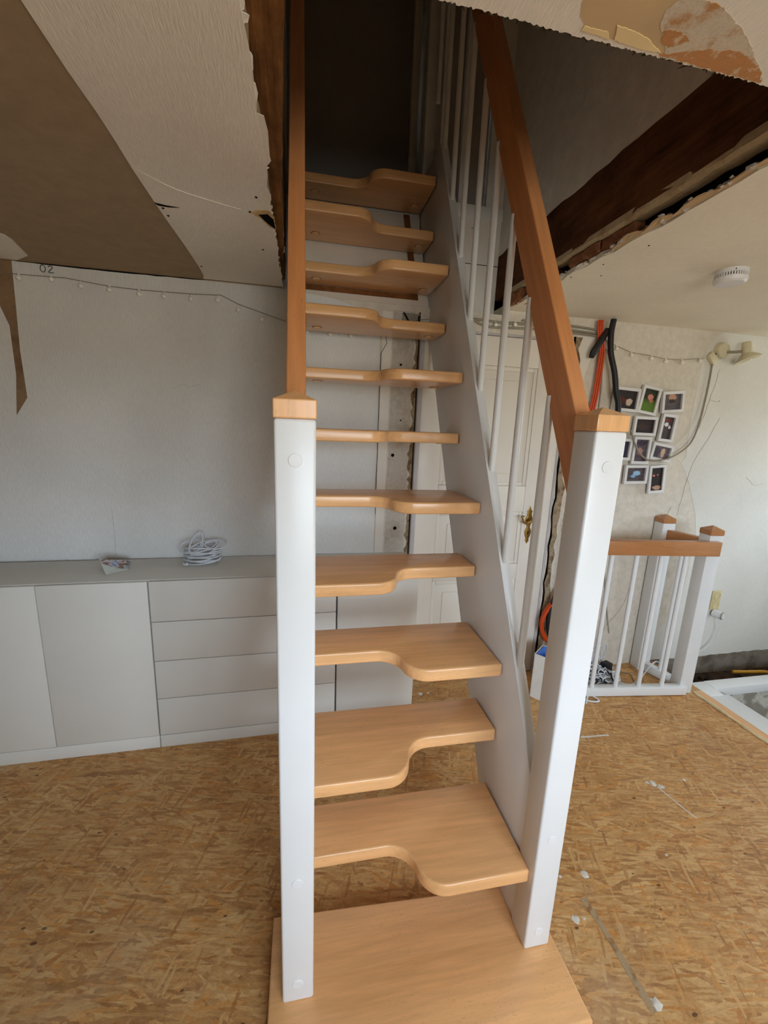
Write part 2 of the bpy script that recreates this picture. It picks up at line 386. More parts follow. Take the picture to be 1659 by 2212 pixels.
# ------------------------------------------------------------------ the room
fl = struct('floor', B().box(-3.6, 2.42, -2.60, 1.45, ZF-0.03, ZF).box(2.42, 3.97, -2.60, -0.9, ZF-0.03, ZF).box(2.42, 2.475, -0.9, 1.10, ZF-0.03, ZF-0.001).box(2.40, 2.44, 1.10, 1.45, -0.3, ZF-0.002), M['osb'], flat=True)
# stairwell hole at the right
trench = struct('floor_stairwell', B().box(2.38, 4.2, 1.10, 1.40, -0.45, -0.17).box(2.60, 3.97, -0.9, 1.08, -1.6, -1.5), M['dirt'], flat=True)
for i in range(60):
    pass
b = B()
for i in range(70): b.lump((random.uniform(2.5, 4.0), random.uniform(1.14, 1.35), -0.165), random.uniform(0.008, 0.03), sz=0.7)
o = obj('rubble', b, M['dirt'], trench, flat=True); o['kind'] = 'stuff'
struct('wall_stairwell', B().box(2.56, 3.97, 1.06, 1.11, -1.6, -0.085).box(2.40, 2.50, -0.9, 1.10, -1.6, -0.08).box(2.4, 3.97, -0.95, -0.9, -1.6, -0.07), M['plaster_grey'], flat=True)
trim1 = struct('trim_1', B().box(2.412, 2.468, -0.9, 1.03, ZF-0.02, ZF+0.006, 0.004), M['beech_y'])
trim2 = struct('trim_2', B().box(2.468, 2.625, -0.9, 0.985, ZF-0.05, ZF-0.006, 0.005).box(2.468, 2.585, 0.98, 1.118, ZF-0.05, ZF-0.002, 0.005), M['white'])
trim3 = struct('trim_3', B().box(2.585, 3.97, 1.035, 1.12, ZF-0.06, ZF+0.0, 0.006), M['white'])
pts = [Vector((2.405+random.uniform(-.004, .004), -0.9+i*0.035, ZF+0.004)) for i in range(56)]
tag(obj('foam_seal', B().tube(pts, [random.uniform(0.005, 0.011) for _ in pts], 6), M['foam']), 'bead of cream sealing foam along the beech edging of the floor opening', 'sealant')

# back wall: left of door, above door, right of door
wb = B()
wb.box(-3.6, 0.645, YW, YW+0.13, ZF-0.05, 2.085).box(-3.6, -0.04, YW, YW+0.13, 2.085, 2.135).box(0.645, 1.52, YW, YW+0.13, 1.995, 2.085).box(1.52, 3.97, YW, YW+0.13, -0.45, 2.085).box(1.1, 3.97, YW, YW+0.13, 2.085, 2.135)
wall_back = struct('wall_back', wb, M['plaster_beige'], flat=True)
def wpatch(name, pts, mat, y=YW, th=0.0015, parent=None):
    """thin layer on the back wall; pts are (x, z)"""
    return obj(name, B().prism([(x, y+0.0005, z) for x, z in pts], (0, -th, 0)), mat, parent or wall_back, flat=True)
wl = [(-3.6, 0.0), (0.44, 0.0), (0.44, 0.5)] + [(0.44+random.uniform(-.006, .006), 0.5+0.1*i) for i in range(1, 15)] + [(0.44, 2.03), (0.2, 2.085), (-0.03, 2.106)]
wl += [(-0.03-i*0.11, 2.109+random.uniform(-.006, .002)) for i in range(1, 10)] + [(-1.15, 2.108), (-1.155, 1.95), (-1.162, 1.75), (-1.158, 1.55), (-1.21, 1.47), (-1.19, 1.65), (-1.19, 1.85), (-1.23, 1.97), (-1.30, 2.02), (-1.35, 2.1), (-3.6, 2.1)]
wpatch('wallpaper_sheet', wl, M['wp_left'])
wpatch('exposed_plaster', [(-1.40, 2.11), (-1.15, 2.11), (-1.150, 1.95), (-1.156, 1.75), (-1.150, 1.54), (-1.22, 1.45), (-1.20, 1.6), (-1.21, 1.85), (-1.3, 1.95), (-1.42, 2.0)], M['brown_stain'], th=0.001)
# raised bottom lip of the ceiling border strip on the left
wpatch('paper_border', [(-1.145, 2.072), (-1.14, 2.108), (-0.05, 2.106), (-0.05, 2.10), (-0.34, 2.045), (-0.36, 2.048)], M['wp_left'], th=0.003)
wr = [(3.97, 2.109), (2.50, 2.109), (2.42, 2.03), (2.395, 1.94), (2.39, 1.62), (2.405, 1.37), (2.375, 1.33), (2.42, 1.28), (2.466, 1.203), (2.52, 1.09), (2.56, 1.0), (2.588, 0.88), (2.59, 0.6), (2.56, 0.3), (2.30, 0.1), (2.30, -0.02), (2.7, -0.03), (3.97, -0.02)]
wpatch('wallpaper_sheet', wr, M['wp_right'])
wpatch('bare_base', rough([(2.42, -0.17), (3.95, -0.17), (3.95, -0.03), (3.3, -0.022), (2.8, -0.034), (2.42, -0.032)], 0.04, 0.004), M['base_grey'], th=0.002)
# crumbling strips between sideboard corner and door, and right of the door
wpatch('filler_strip', [(0.447, -0.03), (0.49, -0.03), (0.50, 2.05), (0.45, 2.05)], M['upper_white'], th=0.003)
wpatch('bare_strip', [(0.502, -0.03), (0.612, -0.03), (0.618, 2.06), (0.506, 2.06)], M['plaster_crumb'], th=0.001)
ed = [(0.622+random.uniform(-.012, .012), -0.03+i*0.0225) for i in range(93)]
wpatch('crumbled_edge', [(0.640, -0.03)]+[(0.640, 2.06)]+ed[::-1], M['plaster_tan'], th=0.002)
wpatch('dark_gap', [(0.6395, -0.03), (0.6445, -0.03), (0.6445, 2.06), (0.640, 2.06)], M['black'], th=0.0032)
for k, (x, z, r) in enumerate([(0.553, 1.80, .006), (0.53, 1.335, .009), (0.56, 0.93, .010), (0.565, 1.52, .004), (0.55, 0.70, .004)]):
    obj('screw_hole', B().lathe([(r, 0), (r*0.6, 0.003), (0, 0.002)], (x, YW-0.002, z), (0, -1, 0), 10), M['black'], wall_back)
wpatch('socket_hole', [(0.452, 1.995), (0.487, 1.995), (0.487, 1.95), (0.47, 1.965), (0.452, 1.955)], M['black'], th=0.004)
wpatch('old_cable_box', [(0.545, 1.93), (0.635, 1.93), (0.640, 2.05), (0.55, 2.05)], M['plaster_grey'], th=0.004)
obj('old_wire', B().tube([(0.555, YW-0.008, 2.05), (0.58, YW-0.015, 2.01), (0.60, YW-0.015, 1.955), (0.615, YW-0.02, 1.935), (0.633, YW-0.012, 1.96), (0.635, YW-0.008, 2.04)], 0.004, 6, smooth=5), M['slot'], wall_back)
obj('crack', B().tube([(0.472, YW-0.003, 1.96), (0.468, YW-0.003, 1.93), (0.475, YW-0.003, 1.9)]+[(0.4455+random.uniform(-.002, .002), YW-0.003, 1.85-i*0.12) for i in range(8)], 0.0014, 5), M['slot'], wall_back)
# right of door
e1 = [(1.535+random.uniform(-.006, .006), -0.03+i*0.06) for i in range(35)]; e2 = [(1.575+random.uniform(-.014, .02), -0.03+i*0.06) for i in range(35)]
wpatch('crumbled_edge', e1+e2[::-1], M['plaster_tan'], th=0.003)
obj('crack', B().tube([(x-0.004, YW-0.002, z) for x, z in e1], [random.uniform(.003, .008) for _ in e1], 5), M['black'], wall_back)
wpatch('plaster_patch', [(1.60, 0.55), (1.70, 0.5), (1.86, 0.55), (1.90, 1.2), (1.88, 1.5), (1.70, 1.72), (1.62, 1.3), (1.585, 0.9)], M['plaster_white'], th=0.0012)
wpatch('plaster_patch', [(1.62, 0.05), (1.72, 0.0), (1.9, 0.05), (1.95, 0.5), (1.75, 0.46), (1.6, 0.4)], M['upper_white'], th=0.001)
wpatch('plaster_patch', [(1.545, 2.06), (1.66, 2.05), (1.66, 1.96), (1.62, 1.8), (1.585, 1.6), (1.56, 1.3), (1.55, 1.7)], M['upper_white'], th=0.002)
b = B()
for P in ([(2.6, 1.62), (2.55, 1.5), (2.47, 1.34), (2.44, 1.2), (2.42, 1.0)], [(2.49, 1.72), (2.56, 1.715), (2.575, 1.72)], [(2.53, 1.9), (2.5, 1.72), (2.46, 1.55)], [(2.9, 1.25), (2.98, 1.2), (3.05, 1.21)], [(2.36, 1.05), (2.33, 0.9), (2.30, 0.7)], [(2.16, 0.55), (2.12, 0.38), (2.02, 0.25), (1.99, 0.15)], [(1.62, 0.92), (1.66, 0.91), (1.70, 0.915)], [(1.60, 1.02), (1.605, 0.95), (1.60, 0.9)]):
    b.tube([(x+random.uniform(-.004, .004), YW-0.0018, z+random.uniform(-.004, .004)) for x, z in catmull([Vector((x, z)) for x, z in P], 6, False)], 0.0007, 4)
obj('crack', b, M['hairline'], wall_back)
# seams and pencil scribble "02" on the left wallpaper
b = B().tube([(-0.86+random.uniform(-.002, .002), YW-0.0017, 0.8+i*0.06) for i in range(5)], 0.0005, 4).tube([(-0.55, YW-0.002, 1.62), (-0.50, YW-0.002, 1.645), (-0.47, YW-0.002, 1.635), (-0.42, YW-0.002, 1.65)], 0.0005, 4, smooth=3)
obj('paper_seam', b, M['hairline'], wall_back)
gp = [(-1.135+i*0.05, 2.1085-0.0035*math.sin(PI*min(1, i/15))+random.uniform(-.0015, .0015)) for i in range(16)]
wpatch('dark_gap', gp+[(-0.385, 2.1098), (-1.135, 2.1098)], M['black'], th=0.0045)
zx, zz = -1.035, 2.090
b = B().tube([(zx+0.010*math.cos(a), YW-0.0036, zz+0.014*math.sin(a)) for a in [i*PI/6 for i in range(12)]], 0.0018, 5, closed=True)
b.tube([(zx+0.02, YW-0.0036, zz+0.008), (zx+0.03, YW-0.0036, zz+0.013), (zx+0.037, YW-0.0036, zz+0.006), (zx+0.02, YW-0.0036, zz-0.013), (zx+0.04, YW-0.0036, zz-0.013)], 0.0018, 5, smooth=3)
obj('pencil_mark', b, M['pencil'], wall_back)

struct('wall_left', B().box(-3.7, -3.6, -2.60, 1.5, ZF-0.05, 2.14), M['ceiling_board'], flat=True)
struct('wall_right', B().box(3.95, 4.25, -2.60, 1.5, -1.6, 1.02).box(3.95, 4.25, -2.60, 1.5, 1.85, 2.14).box(3.95, 4.25, -2.60, 0.30, 1.02, 1.85).box(3.95, 4.25, 0.98, 1.5, 1.02, 1.85), M['wp_right'], flat=True)
struct('wall_rear', B().box(-3.7, 4.15, -2.70, -2.60, -1.6, 0.85).box(-3.7, 4.15, -2.70, -2.60, 1.95, 2.14).box(-3.7, 0.0, -2.70, -2.60, 0.85, 1.95).box(1.9, 4.15, -2.70, -2.60, 0.85, 1.95), M['plaster_beige'], flat=True)
w1 = struct('window_1', B().box(0.0, 0.06, -2.68, -2.62, 0.85, 1.95).box(1.84, 1.90, -2.68, -2.62, 0.85, 1.95).box(0.06, 1.84, -2.68, -2.62, 0.85, 0.91).box(0.06, 1.84, -2.68, -2.62, 1.89, 1.95).box(0.92, 0.98, -2.68, -2.62, 0.91, 1.89), M['white'])
for x0 in (0.06, 0.98): obj('pane', B().box(x0, x0+0.86, -2.655, -2.649, 0.91, 1.89), M['glass'], w1)
w2 = struct('window_2', B().box(4.17, 4.23, 0.30, 0.34, 1.02, 1.85).box(4.17, 4.23, 0.94, 0.98, 1.02, 1.85).box(4.17, 4.23, 0.34, 0.94, 1.02, 1.06).box(4.17, 4.23, 0.34, 0.94, 1.81, 1.85), M['white'])
obj('pane', B().box(4.198, 4.204, 0.34, 0.94, 1.06, 1.81), M['glass'], w2)

# ------------------------------------------------------------------ ceiling with the torn-open stair hole
TC = 0.022
def slab(pts, z0=ZC, th=TC): return B().prism([(x, y, z0) for x, y, *_ in pts], (0, 0, th))
b = B()
b.prism([(-3.6, -2.60, ZC), (-0.04, -2.60, ZC)]+[(-0.036+random.uniform(-.003, .003), -0.085+i*1.41/30, ZC) for i in range(31)]+[(-0.04, YW, ZC), (-3.6, YW, ZC)], (0, 0, TC))
ceil = struct('ceiling', b, M['ceiling_board'], flat=True)
fe = [(x, y) for x, y, _ in jag((-0.04, -0.088), (1.10, -0.074), 300, 0.0022, 0)]
b = B().prism([(x, y, ZC) for x, y in [(-0.04, -2.60), (3.97, -2.60), (3.97, -0.074)]+fe[::-1]], (0, 0, 0.012))
struct('ceiling_front', b, M['wp_ceil'], flat=True)
re = [(1.103+random.uniform(-.010, .010)+0.02*(1-i/30), -0.074+i*(YW+0.074)/30) for i in range(31)]
b = B().prism([(x, y, ZC) for x, y in [(3.97, -0.074), (3.97, YW)]+re[::-1]], (0, 0, 0.018))
ceil_r = struct('ceiling_right', b, M['ceil_right'], flat=True)
ceil_f = bpy.data.objects['ceiling_front']
# frayed cardboard along the sawn front edge
b = B()
for x, y in fe:
    if x < -0.02: continue
    for k in range(3):
        a = random.uniform(0.3, 2.8); L = random.uniform(0.004, 0.009)*(2.2 if random.random() < 0.06 else 1)
        p = Vector((x+random.uniform(-.005, .005), y-0.001, ZC+random.uniform(0.001, 0.011))); q = p+Vector((math.cos(a)*L, math.sin(a)*L*0.9, random.uniform(-.003, .003)))
        b.tube([p, q], [0.0021, 0.0004], 3)
o = obj('frayed_edge', b, M['dark_fray'], ceil_f, flat=True); o['kind'] = 'stuff'
def cpatch(name, pts, mat, parent, z=ZC, th=0.0012, rg=None):
    if rg: pts = rough(pts, *rg)
    return obj(name, B().prism([(x, y, z+0.0003) for x, y in pts], (0, 0, -th)), mat, parent, flat=True)
# wallpaper strip on the left ceiling
lp = [(-0.372+random.uniform(-.003, .003), -2.60+i*0.1) for i in range(40)]
rp = [(-0.036+random.uniform(-.004, .004), 1.345-i*0.05) for i in range(28)]+[(-0.04, -2.60)]
cpatch('wallpaper_strip', lp+[(-0.385, 1.345)]+rp, M['wp_ceil'], ceil, th=0.003)
cpatch('wallpaper_strip', [(-3.6, 0.9), (-1.05, 1.0), (-1.0, 1.08), (-1.0, 1.12), (-1.04, 1.28), (-1.12, 1.35), (-3.6, 1.35)], M['wp_ceil'], ceil, th=0.003)
obj('crease', B().tube([(-0.367, 0.50, ZC-0.0025), (-0.30, 0.57, ZC-0.0022), (-0.22, 0.61, ZC-0.0022), (-0.126, 0.645, ZC-0.003)], [0.0006, 0.002, 0.002, 0.0006], 6, smooth=5), M['wp_ceil'], ceil)
for x, y in ((-0.074, .558), (-0.102, .65), (-.088, .929), (-.359, .747), (-.357, 1.179), (-.36, .70)):
    obj('screw_hole', B().lathe([(0.004, 0), (0.0025, -0.002), (0, -0.001)], (x, y, ZC-0.0035), (0, 0, 1), 8), M['black'], ceil)
cpatch('dark_tear', [(-0.376, 0.672), (-0.345, 0.681), (-0.31, 0.684), (-0.34, 0.690), (-0.37, 0.688)], M['black'], ceil, z=ZC-0.0028)
cpatch('dark_tear', [(-0.10, 0.655), (-0.075, 0.632), (-0.045, 0.628), (-0.032, 0.66), (-0.03, 0.75), (-0.05, 0.735), (-0.07, 0.69)], M['paper_edge'], ceil, z=ZC-0.0028, rg=(0.01, 0.002))
cpatch('dark_tear', [(-0.078, 0.66), (-0.05, 0.65), (-0.034, 0.68), (-0.032, 0.745), (-0.055, 0.71)], M['black'], ceil, z=ZC-0.0038)
b = B()  # loose paper shreds along the left edge of the hole
for i in range(34):
    y = random.uniform(-0.08, 1.32); w = random.uniform(.004, .03); L = random.uniform(.001, .006)*(1.5 if 0.0 < y < 0.45 else 1)
    b.prism([(-0.042, y-w, ZC-0.0018), (-0.036+L*0.7, y-w*0.6, ZC-0.001), (-0.036+L, y+random.uniform(-w, w)*0.4, ZC+0.001), (-0.036+L*0.6, y+w*0.7, ZC-0.001), (-0.042, y+w, ZC-0.0018)], (0, 0, 0.001))
b.prism([(-0.040, 0.22, ZC-0.002), (-0.024, 0.225, ZC-0.003), (-0.019, 0.27, ZC-0.004), (-0.022, 0.36, ZC-0.003), (-0.020, 0.375, ZC-0.004), (-0.040, 0.42, ZC-0.002)], (0, 0, 0.001))
o = obj('paper_shreds', b, M['wp_ceil'], ceil, flat=True); o['kind'] = 'stuff'

# torn patch in the front ceiling
cpatch('torn_paper', [(0.455, -0.150), (0.462, -0.128), (0.473, -0.111), (0.478, -0.108), (0.482, -0.104), (0.487, -0.102), (0.487, -0.093), (0.554, -0.089), (0.66, -0.086), (0.72, -0.085), (0.70, -0.16), (0.62, -0.178), (0.5, -0.165)], M['torn_beige'], ceil_f, th=0.0007, rg=(0.006, 0.0012))
cpatch('torn_plaster', [(0.60, -0.178), (0.588, -0.150), (0.600, -0.128), (0.622, -0.112), (0.640, -0.098), (0.650, -0.084), (0.713, -0.083), (0.858, -0.080), (0.850, -0.090), (0.826, -0.103), (0.744, -0.145), (0.667, -0.173)], M['torn_plaster'], ceil_f, th=0.0011, rg=(0.006, 0.0015))
cpatch('plaster_stain', [(0.612, -0.123), (0.63, -0.127), (0.65, -0.124), (0.666, -0.117), (0.655, -0.108), (0.643, -0.099), (0.625, -0.106)], M['torn_orange'], ceil_f, th=0.0014, rg=(0.004, 0.002))
cpatch('plaster_stain', [(0.640, -0.085), (0.671, -0.098), (0.715, -0.114), (0.761, -0.122), (0.800, -0.112), (0.826, -0.103), (0.856, -0.082), (0.774, -0.081)], M['torn_orange'], ceil_f, th=0.0014, rg=(0.004, 0.002))
cpatch('torn_flap', [(0.550, -0.0905), (0.536, -0.113), (0.57, -0.111), (0.60, -0.105), (0.640, -0.0885), (0.60, -0.087)], M['torn_yellow'], ceil_f, th=0.0016, rg=(0.004, 0.0008))
cpatch('torn_flap', [(0.487, -0.0925), (0.488, -0.100), (0.53, -0.100), (0.541, -0.0895)], M['torn_yellow'], ceil_f, th=0.0014, rg=(0.004, 0.0008))

# broken edge on the right of the hole: lath strip, dark gap, bricks, torn board
shade_back = struct('recess_shade_back', B().box(1.150, 1.20, -0.2, YW-0.005, ZC+0.018, 2.20), M['black'], flat=True)  # black backing paints in the shade of the recess under the strip
b = B(); ring = []
for i in range(40):
    y = -0.2+i*1.565/39; zb = 2.166+0.010*(y+0.2)/1.5+random.uniform(-.003, .003); dx = random.uniform(-.003, .003)
    ring.append([b.bm.verts.new(p) for p in ((1.099+dx, y, zb+0.010), (1.108+dx, y, zb), (1.15, y, zb+0.004), (1.15, y, 2.2), (1.099, y, 2.202))])
for A, C in zip(ring, ring[1:]):
    for k in range(5): b.bm.faces.new((A[k], A[(k+1) % 5], C[(k+1) % 5], C[k]))
obj('plaster_strip', b, M['mortar'], shade_back)
for (y0, y1, z0, z1, x0) in [(1.20, 1.31, 2.112, 2.170, 1.088), (0.94, 1.06, 2.120, 2.166, 1.098), (0.66, 0.83, 2.130, 2.170, 1.100), (0.50, 0.655, 2.132, 2.168, 1.108)]:
    bb = B().box(x0, 1.155, y0, y1, z0, z1, 0.008, 2)
    bmesh.ops.subdivide_edges(bb.bm, edges=[e for e in bb.bm.edges if e.calc_length() > 0.04], cuts=3)
    for v in bb.bm.verts: v.co += Vector((random.uniform(-.004, .004), random.uniform(-.006, .006), random.uniform(-.004, .004)))
    obj('brick', bb, M['brick'], shade_back, flat=True)
b = B()
for i in range(110):
    y = 1.36-1.45*random.random()**1.2; b.lump((1.112+random.uniform(-.008, .014), y, ZC+random.uniform(0.006, 0.022)), random.uniform(.003, .009), 0.45, 1, 1.8, 0.8)
o = obj('plaster_crumbs', b, M['plaster_crumb'], ceil_r, flat=True); o['kind'] = 'stuff'
def torn_bit(y0, y1, up, lean, mat):
    n = 7; lo = [(1.116, y0+(y1-y0)*k/n, ZC+0.004) for k in range(n+1)]
    hi = [(1.112-lean*math.sin(PI*min(max((k+0.3)/n, 0), 1))-random.uniform(0, .004), y0+(y1-y0)*(k+0.2)/n*0.96, ZC+0.004+up*math.sin(PI*min((k+0.4)/n, 1))*random.uniform(.7, 1.1)) for k in range(n+1)]
    obj('torn_paper', B().prism(lo+hi[::-1], (0.0012, 0, 0)), mat, ceil_r, flat=True)
torn_bit(0.98, 1.06, .024, .014, M['torn_beige']); torn_bit(1.05, 1.12, .016, .010, M['torn_beige']); torn_bit(0.45, 0.60, .020, .012, M['torn_beige']); torn_bit(0.34, 0.47, .018, .010, M['torn_beige'])
torn_bit(0.20, 0.36, .012, .008, M['torn_beige']); torn_bit(0.05, 0.22, .012, .006, M['torn_beige']); torn_bit(0.72, 0.80, .014, .010, M['wp_ceil']); torn_bit(0.84, 0.95, .016, .012, M['plaster_white'])
for x, y in ((1.19, .52), (1.16, .70), (1.23, 0.80), (1.13, 0.85)):
    obj('screw_hole', B().lathe([(0.003, 0), (0.002, -0.002), (0, -0.001)], (x, y, ZC), (0, 0, 1), 8), M['slot'], ceil_r)

def rough_beam(name, x0, x1, y0, y1, z0, z1, mat, label, shift=lambda y: 0, n=26):
    bm = B(); ring = []
    for i in range(n+1):
        y = y0+(y1-y0)*i/n; s = shift(y); q = []
        for (x, z) in ((x0, z0), (x1, z0), (x1, z1), (x0, z1)):
            q.append(bm.bm.verts.new((x+(s if x == (x1 if s else x0) else 0)+random.uniform(-.004, .004), y, z+random.uniform(-.003, .003))))
        ring.append(q)
    for A, C in zip(ring, ring[1:]):
        for j in range(4): bm.bm.faces.new((A[j], A[(j+1) % 4], C[(j+1) % 4], C[j]))
    bm.bm.faces.new(ring[0][::-1]); bm.bm.faces.new(ring[-1])
    return tag(obj(name, bm, mat, None, ((x0+x1)/2, (y0+y1)/2, z0), 60), label, 'beam')
rough_beam('timber_beam', 1.10, 1.25, -0.2, 1.52, 2.19, 2.41, M['beam_dark'], 'dark old ceiling beam along right side of stair opening')
rough_beam('timber_beam', -0.2, -0.022, -0.2, 1.36, 2.145, 2.41, M['beam_brown'], 'worn brown ceiling beam along left side of stair opening', lambda y: 0.048*max(0, 1-(y+0.0)/1.1)**1.5+0.002)
b = B()
for (y, z) in ((0.62, 2.20), (0.66, 2.2), (1.0, 2.19), (1.2, 2.2), (1.05, 2.16)): b.lump((-0.018, y, z), .012, .5, .3, 1, 1.2)
o = obj('plaster_flecks', b, M['wp_ceil'], bpy.data.objects['timber_beam.001'], flat=True); o['kind'] = 'stuff'

# upper storey shell
struct('wall_upper_right', B().box(1.10, 1.16, -0.2, 1.52, 2.41, 4.2), M['upper_grey'], flat=True)
struct('wall_upper_left', B().box(-0.10, -0.03, -0.2, 1.7, 2.41, 4.2).box(-0.2, -0.1, -0.2, 1.7, 2.41, 2.46), M['upper_grey'], flat=True)
struct('wall_upper_front', B().box(-0.2, 1.25, -0.26, -0.2, 2.125, 4.2), M['upper_grey'], flat=True)
wub = struct('wall_upper_back', B().box(0.735, 1.16, 1.50, 1.53, 2.085, 2.575).box(1.045, 1.16, 1.50, 1.53, 2.575, 4.2).box(0.735, 1.05, 1.50, 1.53, 3.9, 4.2).box(0.735, 0.76, 1.53, 2.5, 2.085, 4.2).box(-0.2, 0.76, 1.40, 1.42, 2.05, 2.06), M['upper_white'], flat=True)
obj('board_joint', B().box(0.735, 1.10, 1.4985, 1.501, 2.358, 2.361), M['slot'], wub)
obj('nail_head', B().lathe([(0.003, 0), (0.002, 0.002), (0, 0.002)], (0.937, 1.499, 2.531), (0, -1, 0), 8), M['slot'], wub)
w3 = struct('window_3', B().box(0.745, 1.10, 1.485, 1.53, 2.575, 2.635, 0.004).box(1.005, 1.045, 1.50, 1.53, 2.635, 3.9).box(0.849, 0.872, 1.50, 1.53, 2.635, 3.9).box(0.735, 0.765, 1.50, 1.53, 2.635, 3.9), M['white'])
obj('dark_panel', B().box(0.765, 1.01, 1.531, 1.545, 2.62, 3.9), M['dark_door'], w3)
struct('light_leak_seal', B().box(-3.7, -0.1, -2.7, 1.56, 2.42, 2.46).box(1.16, 4.25, -2.7, 1.56, 2.42, 2.46).box(-0.2, 1.3, -2.7, -0.2, 2.42, 2.46).box(-3.7, -0.03, 1.5, 1.56, 2.0, 2.46).box(1.1, 4.25, 1.5, 1.56, 2.0, 2.46).box(-0.2, 1.2, 1.502, 1.75, 2.0, 2.08).box(-3.75, 4.25, -2.75, -2.70, 2.05, 2.46).box(-3.75, -3.70, -2.75, 1.56, 2.05, 2.46).box(4.25, 4.3, -2.75, 1.56, 2.05, 2.46).box(-0.2, -0.1, 1.502, 1.75, 2.0, 2.46), M['upper_grey'], flat=True)  # unseen boxes added to block sky light leaking in round the stair opening
struct('ceiling_upper', B().box(-0.2, 1.2, -0.26, 2.55, 4.2, 4.25), M['upper_grey'], flat=True)
struct('floor_upper', B().box(-0.10, 0.735, 1.70, 2.55, 2.62, 2.66), M['upper_white'], flat=True)
struct('wall_upper_side', B().box(-0.10, -0.03, 1.7, 2.55, 2.2, 4.2).box(-0.1, 0.8, 2.5, 2.55, 2.2, 4.2).box(-0.1, 0.75, 1.675, 1.70, 2.1, 2.62), M['upper_grey'], flat=True)
d2 = struct('door_2', B().box(-0.03, 0.676, 1.95, 1.99, 2.665, 4.19, 0.003), M['dark_door'])
obj('door_jamb', B().box(0.676, 0.719, 1.93, 1.99, 2.665, 4.19, 0.004), M['upper_white'], d2)
# sloping white closing panel under the steps, with a brown batten
s = 0.556
def slope_y(z): return 1.408+(z-2.148)*s
def slope_box(x0, x1, z0, z1, off, th):
    return B().prism([(x0, slope_y(z0)-off, z0), (x1, slope_y(z0)-off, z0), (x1, slope_y(z1)-off, z1), (x0, slope_y(z1)-off, z1)], (0, th, -th*s))
cp = struct('trim_5', slope_box(-0.02, 0.685, 2.088, 2.63, 0, 0.016), M['upper_white'])
obj('batten', slope_box(0.600, 0.634, 2.150, 2.63, 0.004, 0.004), M['brown_batten'], cp)
obj('batten', slope_box(-0.02, 0.634, 2.122, 2.150, 0.004, 0.004), M['brown_batten'], cp)

# ------------------------------------------------------------------ white panelled door in the back wall
d1 = struct('door_1', B().box(1.509, 1.521, 1.373, 1.42, ZF, 1.995).box(0.64, 1.53, 1.42, 1.49, ZF-0.02, 2.0).box(0.646, 0.672, 1.350, 1.42, ZF, 1.995, 0.003).box(0.646, 1.525, 1.372, 1.42, 1.982, 1.995), M['grey_frame'])  # full box behind the leaf added to block sky light leaking past it
DY = 1.372
def dp(name, x0, x1, z0, z1, y0=DY, y1=DY+0.035, bev=0.004): return obj(name, B().box(x0, x1, y0, y1, z0, z1, bev), M['white_door'], d1)
dp('stile', 0.676, 0.80, ZF+0.004, 1.98); dp('stile', 1.335, 1.508, ZF+0.004, 1.98)
for z0, z1 in ((ZF+0.004, 0.13), (0.60, 0.70), (1.02, 1.175), (1.83, 1.98)): dp('rail', 0.80, 1.335, z0, z1)
for z0, z1 in ((0.13, 0.60), (0.70, 1.02), (1.175, 1.83)):
    dp('panel', 0.80, 1.335, z0, z1, DY+0.012, DY+0.03, 0.001)
    for a in ((0.80, 0.822, z0, z1), (1.313, 1.335, z0, z1), (0.822, 1.313, z0, z0+0.022), (0.822, 1.313, z1-0.022, z1)):
        dp('moulding', *a, DY+0.004, DY+0.016, 0.005)
    dp('raised_field', 0.87, 1.265, z0+0.07, z1-0.07, DY+0.006, DY+0.02, 0.006)
plate = [(0, .225), (.006, .210), (.011, .196), (.018, .196), (.013, .182), (.016, .165), (.022, .150), (.018, .128), (.012, .110), (.010, .095), (.018, .082), (.021, .068), (.017, .045), (.010, .030), (.009, .018), (.012, .015), (.004, .002), (0, -.004)]
px, pz = 1.378, 0.832
outl = [(px+x, DY-0.006, pz+z) for x, z in plate]+[(px-x, DY-0.006, pz+z) for x, z in plate[::-1][1:-1]]
hd = obj('handle', B().prism(outl, (0, 0.007, 0), 0.0015, 2), M['brass'], d1); hd['label'] = 'ornate brass door handle'
b = B().tube([(px, DY-0.004, pz+.140), (px, DY-0.035, pz+.140)], 0.009, 10).sphere((px+0.020, DY-0.040, pz+.145), .014, 1.3, .8, 1)
b.tube([(px+0.015, DY-0.04, pz+.146), (px-0.010, DY-0.042, pz+.142), (px-0.035, DY-0.042, pz+.130), (px-0.055, DY-0.042, pz+.138), (px-0.063, DY-0.042, pz+.158), (px-0.072, DY-0.042, pz+.170), (px-0.056, DY-0.042, pz+.171)], [0.010, .010, .008, .0065, .0055, .006, .004], 10, smooth=5)
obj('lever', b, M['brass'], hd)
obj('keyhole', B().lathe([(0.0045, 0), (0.0045, 0.001), (0, 0.001)], (px, DY-0.0065, pz+.068), (0, -1, 0), 12).box(px-0.002, px+0.002, DY-0.0075, DY-0.006, pz+0.052, pz+0.068), M['black'], hd)

